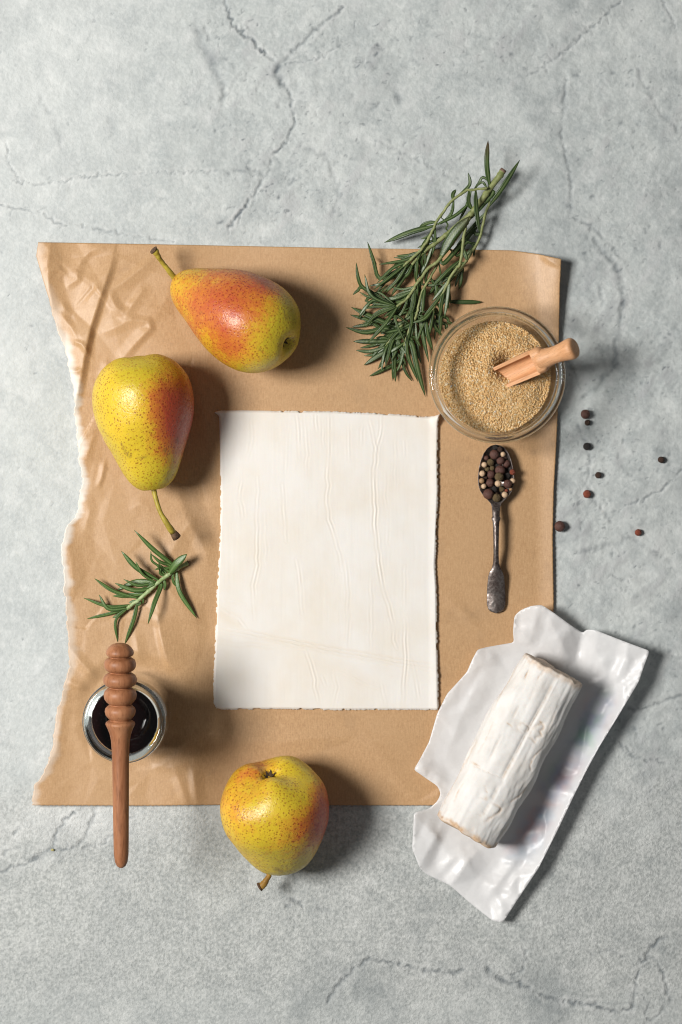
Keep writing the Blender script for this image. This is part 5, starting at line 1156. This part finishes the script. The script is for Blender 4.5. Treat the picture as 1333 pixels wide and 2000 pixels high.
    z = z + lift * 0.0003 * fbm(px / 26, py / 26, None, 3, 203)
    for pts, h, wl, wr in WFOLD:
        d, sg, t = poly_dist(px, py, [CW(*q) for q in pts]); w = np.where(sg > 0, wl, wr)
        z = z + 0.001 * h * np.clip(1 - d / w, 0, 1) ** 1.15 * (0.35 + 0.65 * np.sin(np.clip(t, 0, 1) * math.pi) ** 0.5)
    z = np.maximum(z, 0.0008) + 0.0010
    strip = [CW(1010, 540), CW(900, 740), CW(800, 930), CW(700, 1120), CW(610, 1270)]
    d, s, t = poly_dist(px, py, strip)
    pr_ = 1.0 * np.exp(-(d / 26) ** 2) * (0.5 + 0.5 * sstep(-0.3, 0.3, fbm(px / 30, py / 30, None, 3, 207)))
    X = (px - 666.5) / PX * (H - z) / H; Y = (1000 - py) / PX * (H - z) / H
    V = np.stack([X, Y, z], -1)
    N = len(V); F = np.vstack([ft, ft[:, ::-1] + N]); bnd = list(range(m))
    V2 = np.vstack([V, V - np.array([0, 0, 0.00012])])
    bs = np.array([[i, (i + 1) % m, (i + 1) % m + N] for i in bnd] + [[i, (i + 1) % m + N, i + N] for i in bnd])
    o = mesh_obj('cheese_wrapper', V2, np.vstack([F, bs]), M['wrap'], None, True, {'print': np.concatenate([pr_, pr_])})
    tag(o, 'opened glossy white waxed paper wrapper under the cheese log', 'wrapper')
build_wrapper()

def build_cheese():
    zc = 0.020
    a = P(*CW(772, 378), 0.024); b = P(*CW(338, 1192), 0.024)
    ax = Vector((b.x - a.x, b.y - a.y, 0)); L = ax.length; ax.normalize(); ay = Vector((-ax.y, ax.x, 0))   # ay points to the right side of the log in the picture
    ns, nt = 190, 150
    s = np.linspace(0, 1, ns)[:, None]; t = np.linspace(0, 2 * math.pi, nt, endpoint=False)[None, :]
    hw = 0.0208 + 0.0016 * np.sin(s * math.pi) + 0.0006 * s; hh = 0.0185 + 0 * s
    ct, st = np.cos(t), np.sin(t)
    e = 0.78
    y = hw * np.sign(ct) * np.abs(ct) ** e; z = hh * np.sign(st) * np.abs(st) ** (0.80)
    z = np.where(z < 0, z * 0.92, z)
    sk = s * L
    n1 = fbm(sk * 26 + 0 * t, y * 150, z * 150, 4, 301); n2 = fbm(sk * 90 + 0 * t, y * 260, z * 260, 3, 305)
    und = 0.0010 * np.sin(s * 9 + 2 * ct) + 0.0008 * np.sin(s * 23 + 3 * st)
    k = 1 + (0.0013 * n1 + 0.0004 * n2 + und * 0.55) / 0.02
    y = y * k; z = z * k
    xo = (s - 0.5) * L + 0 * t
    xo = xo + 0.0022 * fbm(y * 120, z * 120, s * 3 + 0 * t, 3, 311) * np.where(s < 0.5, 1, 1) * np.abs(2 * s - 1) ** 4
    mid = (a + b) / 2
    X = mid.x + ax.x * xo + ay.x * y; Y = mid.y + ax.y * xo + ay.y * y; Z = z + 0.0205
    qx = X * PX * H / (H - Z) + 666.5; qy = 1000 - Y * PX * H / (H - Z)
    top = sstep(0.012, 0.022, Z)
    tan = np.zeros_like(X); dz = np.zeros_like(X)
    def groove(pts, w, dep, tn, wt=None, side=0, sd=0):
        nonlocal tan, dz
        d, sg, tt = poly_dist(qx, qy, jag([CW(*p) for p in pts], 6, 1.0, sd))
        f = np.sin(np.clip(tt, 0.03, 0.97) * math.pi) ** 0.35
        dz = dz - dep * 0.0012 * np.exp(-(d / w) ** 2) * f * top
        tan = np.maximum(tan, min(1, tn * 1.8) * np.exp(-(d / (wt or w * 0.8)) ** 2) * f * top * (0.6 + 0.4 * vn(qx / 4, qy / 4, None, 71 + sd)))
    groove([(808, 395), (760, 470), (715, 550), (685, 610), (655, 670), (610, 750), (560, 840), (520, 930), (485, 1000), (462, 1030), (430, 1095)], 2.0, 1.7, 0.30, 1.4, sd=1)
    groove([(735, 365), (715, 400), (690, 430)], 1.6, 0.6, 0.35, sd=2); groove([(655, 378), (640, 400), (628, 425)], 1.4, 1.2, 0.85, 1.0, sd=3)
    groove([(590, 690), (592, 665), (610, 645), (640, 655), (650, 680), (620, 690), (598, 685)], 1.6, 0.5, 0.24, 2.2, sd=4); groove([(655, 705), (665, 675), (695, 655), (720, 650), (725, 670), (705, 690), (715, 710), (690, 715), (680, 745), (665, 725), (650, 720)], 1.8, 0.6, 0.34, 2.2, sd=5); groove([(700, 640), (715, 645), (722, 655)], 2.6, 0.2, 0.55, sd=6)
    groove([(710, 780), (690, 800), (665, 830), (655, 860), (660, 885)], 1.6, 0.6, 0.5, 1.6, sd=7); groove([(540, 645), (556, 655), (565, 668)], 1.8, 0.2, 0.55, sd=8); groove([(365, 843), (385, 855), (400, 862)], 2.8, 0.3, 0.7, sd=9); groove([(360, 860), (420, 880), (470, 905), (520, 920)], 1.2, 0.5, 0.2, sd=10)
    groove([(430, 1140), (470, 1115), (500, 1095), (512, 1075), (490, 1060), (470, 1050)], 2.0, 0.6, 0.36, 2.4, sd=11); groove([(555, 1045), (590, 1020), (620, 995), (640, 970)], 1.8, 0.5, 0.4, sd=12); groove([(400, 1020), (430, 1030), (440, 1000), (430, 960)], 1.6, 0.4, 0.28, sd=13)
    groove([(520, 700), (480, 770), (450, 830)], 1.6, 0.6, 0.16, sd=14); groove([(470, 640), (430, 740), (395, 800)], 1.6, 0.5, 0.22, sd=15); groove([(320, 950), (290, 1000), (275, 1040)], 2.2, 0.5, 0.35, sd=16); groove([(600, 560), (570, 620)], 1.6, 0.4, 0.16, sd=17); groove([(680, 470), (650, 540), (620, 600)], 1.8, 0.4, 0.12, sd=18); groove([(380, 1140), (370, 1180), (360, 1230)], 1.6, 0.6, 0.25, sd=19); groove([(560, 1130), (520, 1190), (500, 1240)], 1.8, 0.5, 0.18, sd=20)
    groove([(590, 360), (560, 420), (520, 480), (470, 580)], 2.0, 0.5, 0.25, sd=21); groove([(215, 1060), (250, 1000), (300, 900), (350, 810), (390, 730)], 2.4, 0.5, 0.25, sd=22); groove([(800, 560), (770, 620), (740, 700)], 1.8, 0.5, 0.14, sd=23); groove([(430, 1095), (400, 1110), (380, 1140)], 1.8, 0.5, 0.22, sd=24)
    Z = Z + dz
    # knobs where the rind is pinched
    for (cx, cy, r, h) in ((685, 685, 11, 0.0007), (625, 672, 9, 0.0005), (440, 1010, 12, 0.0006), (480, 1080, 12, 0.0006), (560, 900, 18, 0.0006)):
        x0, y0 = CW(cx, cy); Z = Z + h * np.exp(-(np.hypot(qx - x0, qy - y0) / r) ** 2) * top
    endd = np.minimum(s, 1 - s) * L + 0 * t
    nb = fbm(qx / 9, qy / 9, None, 3, 331)
    tan = np.maximum(tan, (0.85 - 0.35 * (s < 0.5)) * sstep(0.0042 + 0.0022 * nb, 0.0008, endd) * (0.5 + 0.5 * sstep(-0.35, 0.25, nb)))
    # closing rings at both ends
    def ring(i, k, dx): 
        cy = Y[i].mean(); cx = X[i].mean(); cz = Z[i].mean()
        return np.stack([cx + (X[i] - cx) * k + ax.x * dx, cy + (Y[i] - cy) * k + ax.y * dx, cz + (Z[i] - cz) * k], -1)
    body = np.stack([X, Y, Z], -1)
    head = [ring(0, 0.0, -0.0012), ring(0, 0.5, -0.0013), ring(0, 0.82, -0.0011), ring(0, 0.95, -0.0007)]
    tail = [ring(-1, 0.95, 0.0007), ring(-1, 0.82, 0.0011), ring(-1, 0.5, 0.0013), ring(-1, 0.0, 0.0012)]
    A = np.vstack([np.array(head), body, np.array(tail)]); R_ = A.shape[0]
    tn = np.vstack([np.full((4, nt), 0.55), tan, np.full((4, nt), 0.75)])
    A[..., 2] = np.maximum(A[..., 2], 0.0021)
    o = mesh_obj('cheese_log', A.reshape(-1, 3), grid_faces(R_, nt, wrap=True)[:, ::-1], M['rind'], None, True, dict(tan=np.clip(tn, 0, 1)))
    tag(o, 'white rinded log of soft cheese lying on its opened wrapper', 'cheese')
build_cheese()

# ------------------------------------------------------------------ a crumb on the stone
v = ICO_V * np.array([0.0011, 0.0009, 0.0007]) * (1 + 0.25 * fbm(ICO_V[:, 0] * 2, ICO_V[:, 1] * 2, ICO_V[:, 2] * 2, 3, 9))[:, None]
o = mesh_obj('crumb', v, ICO_F, mat_simple('dry_crumb', (0.30, 0.26, 0.10), (0.55, 0.50, 0.25), 700, 0.7), None, True, loc=P(103, 1660, 0.0002))
tag(o, 'tiny yellow crumb on the stone below the paper corner', 'crumb')
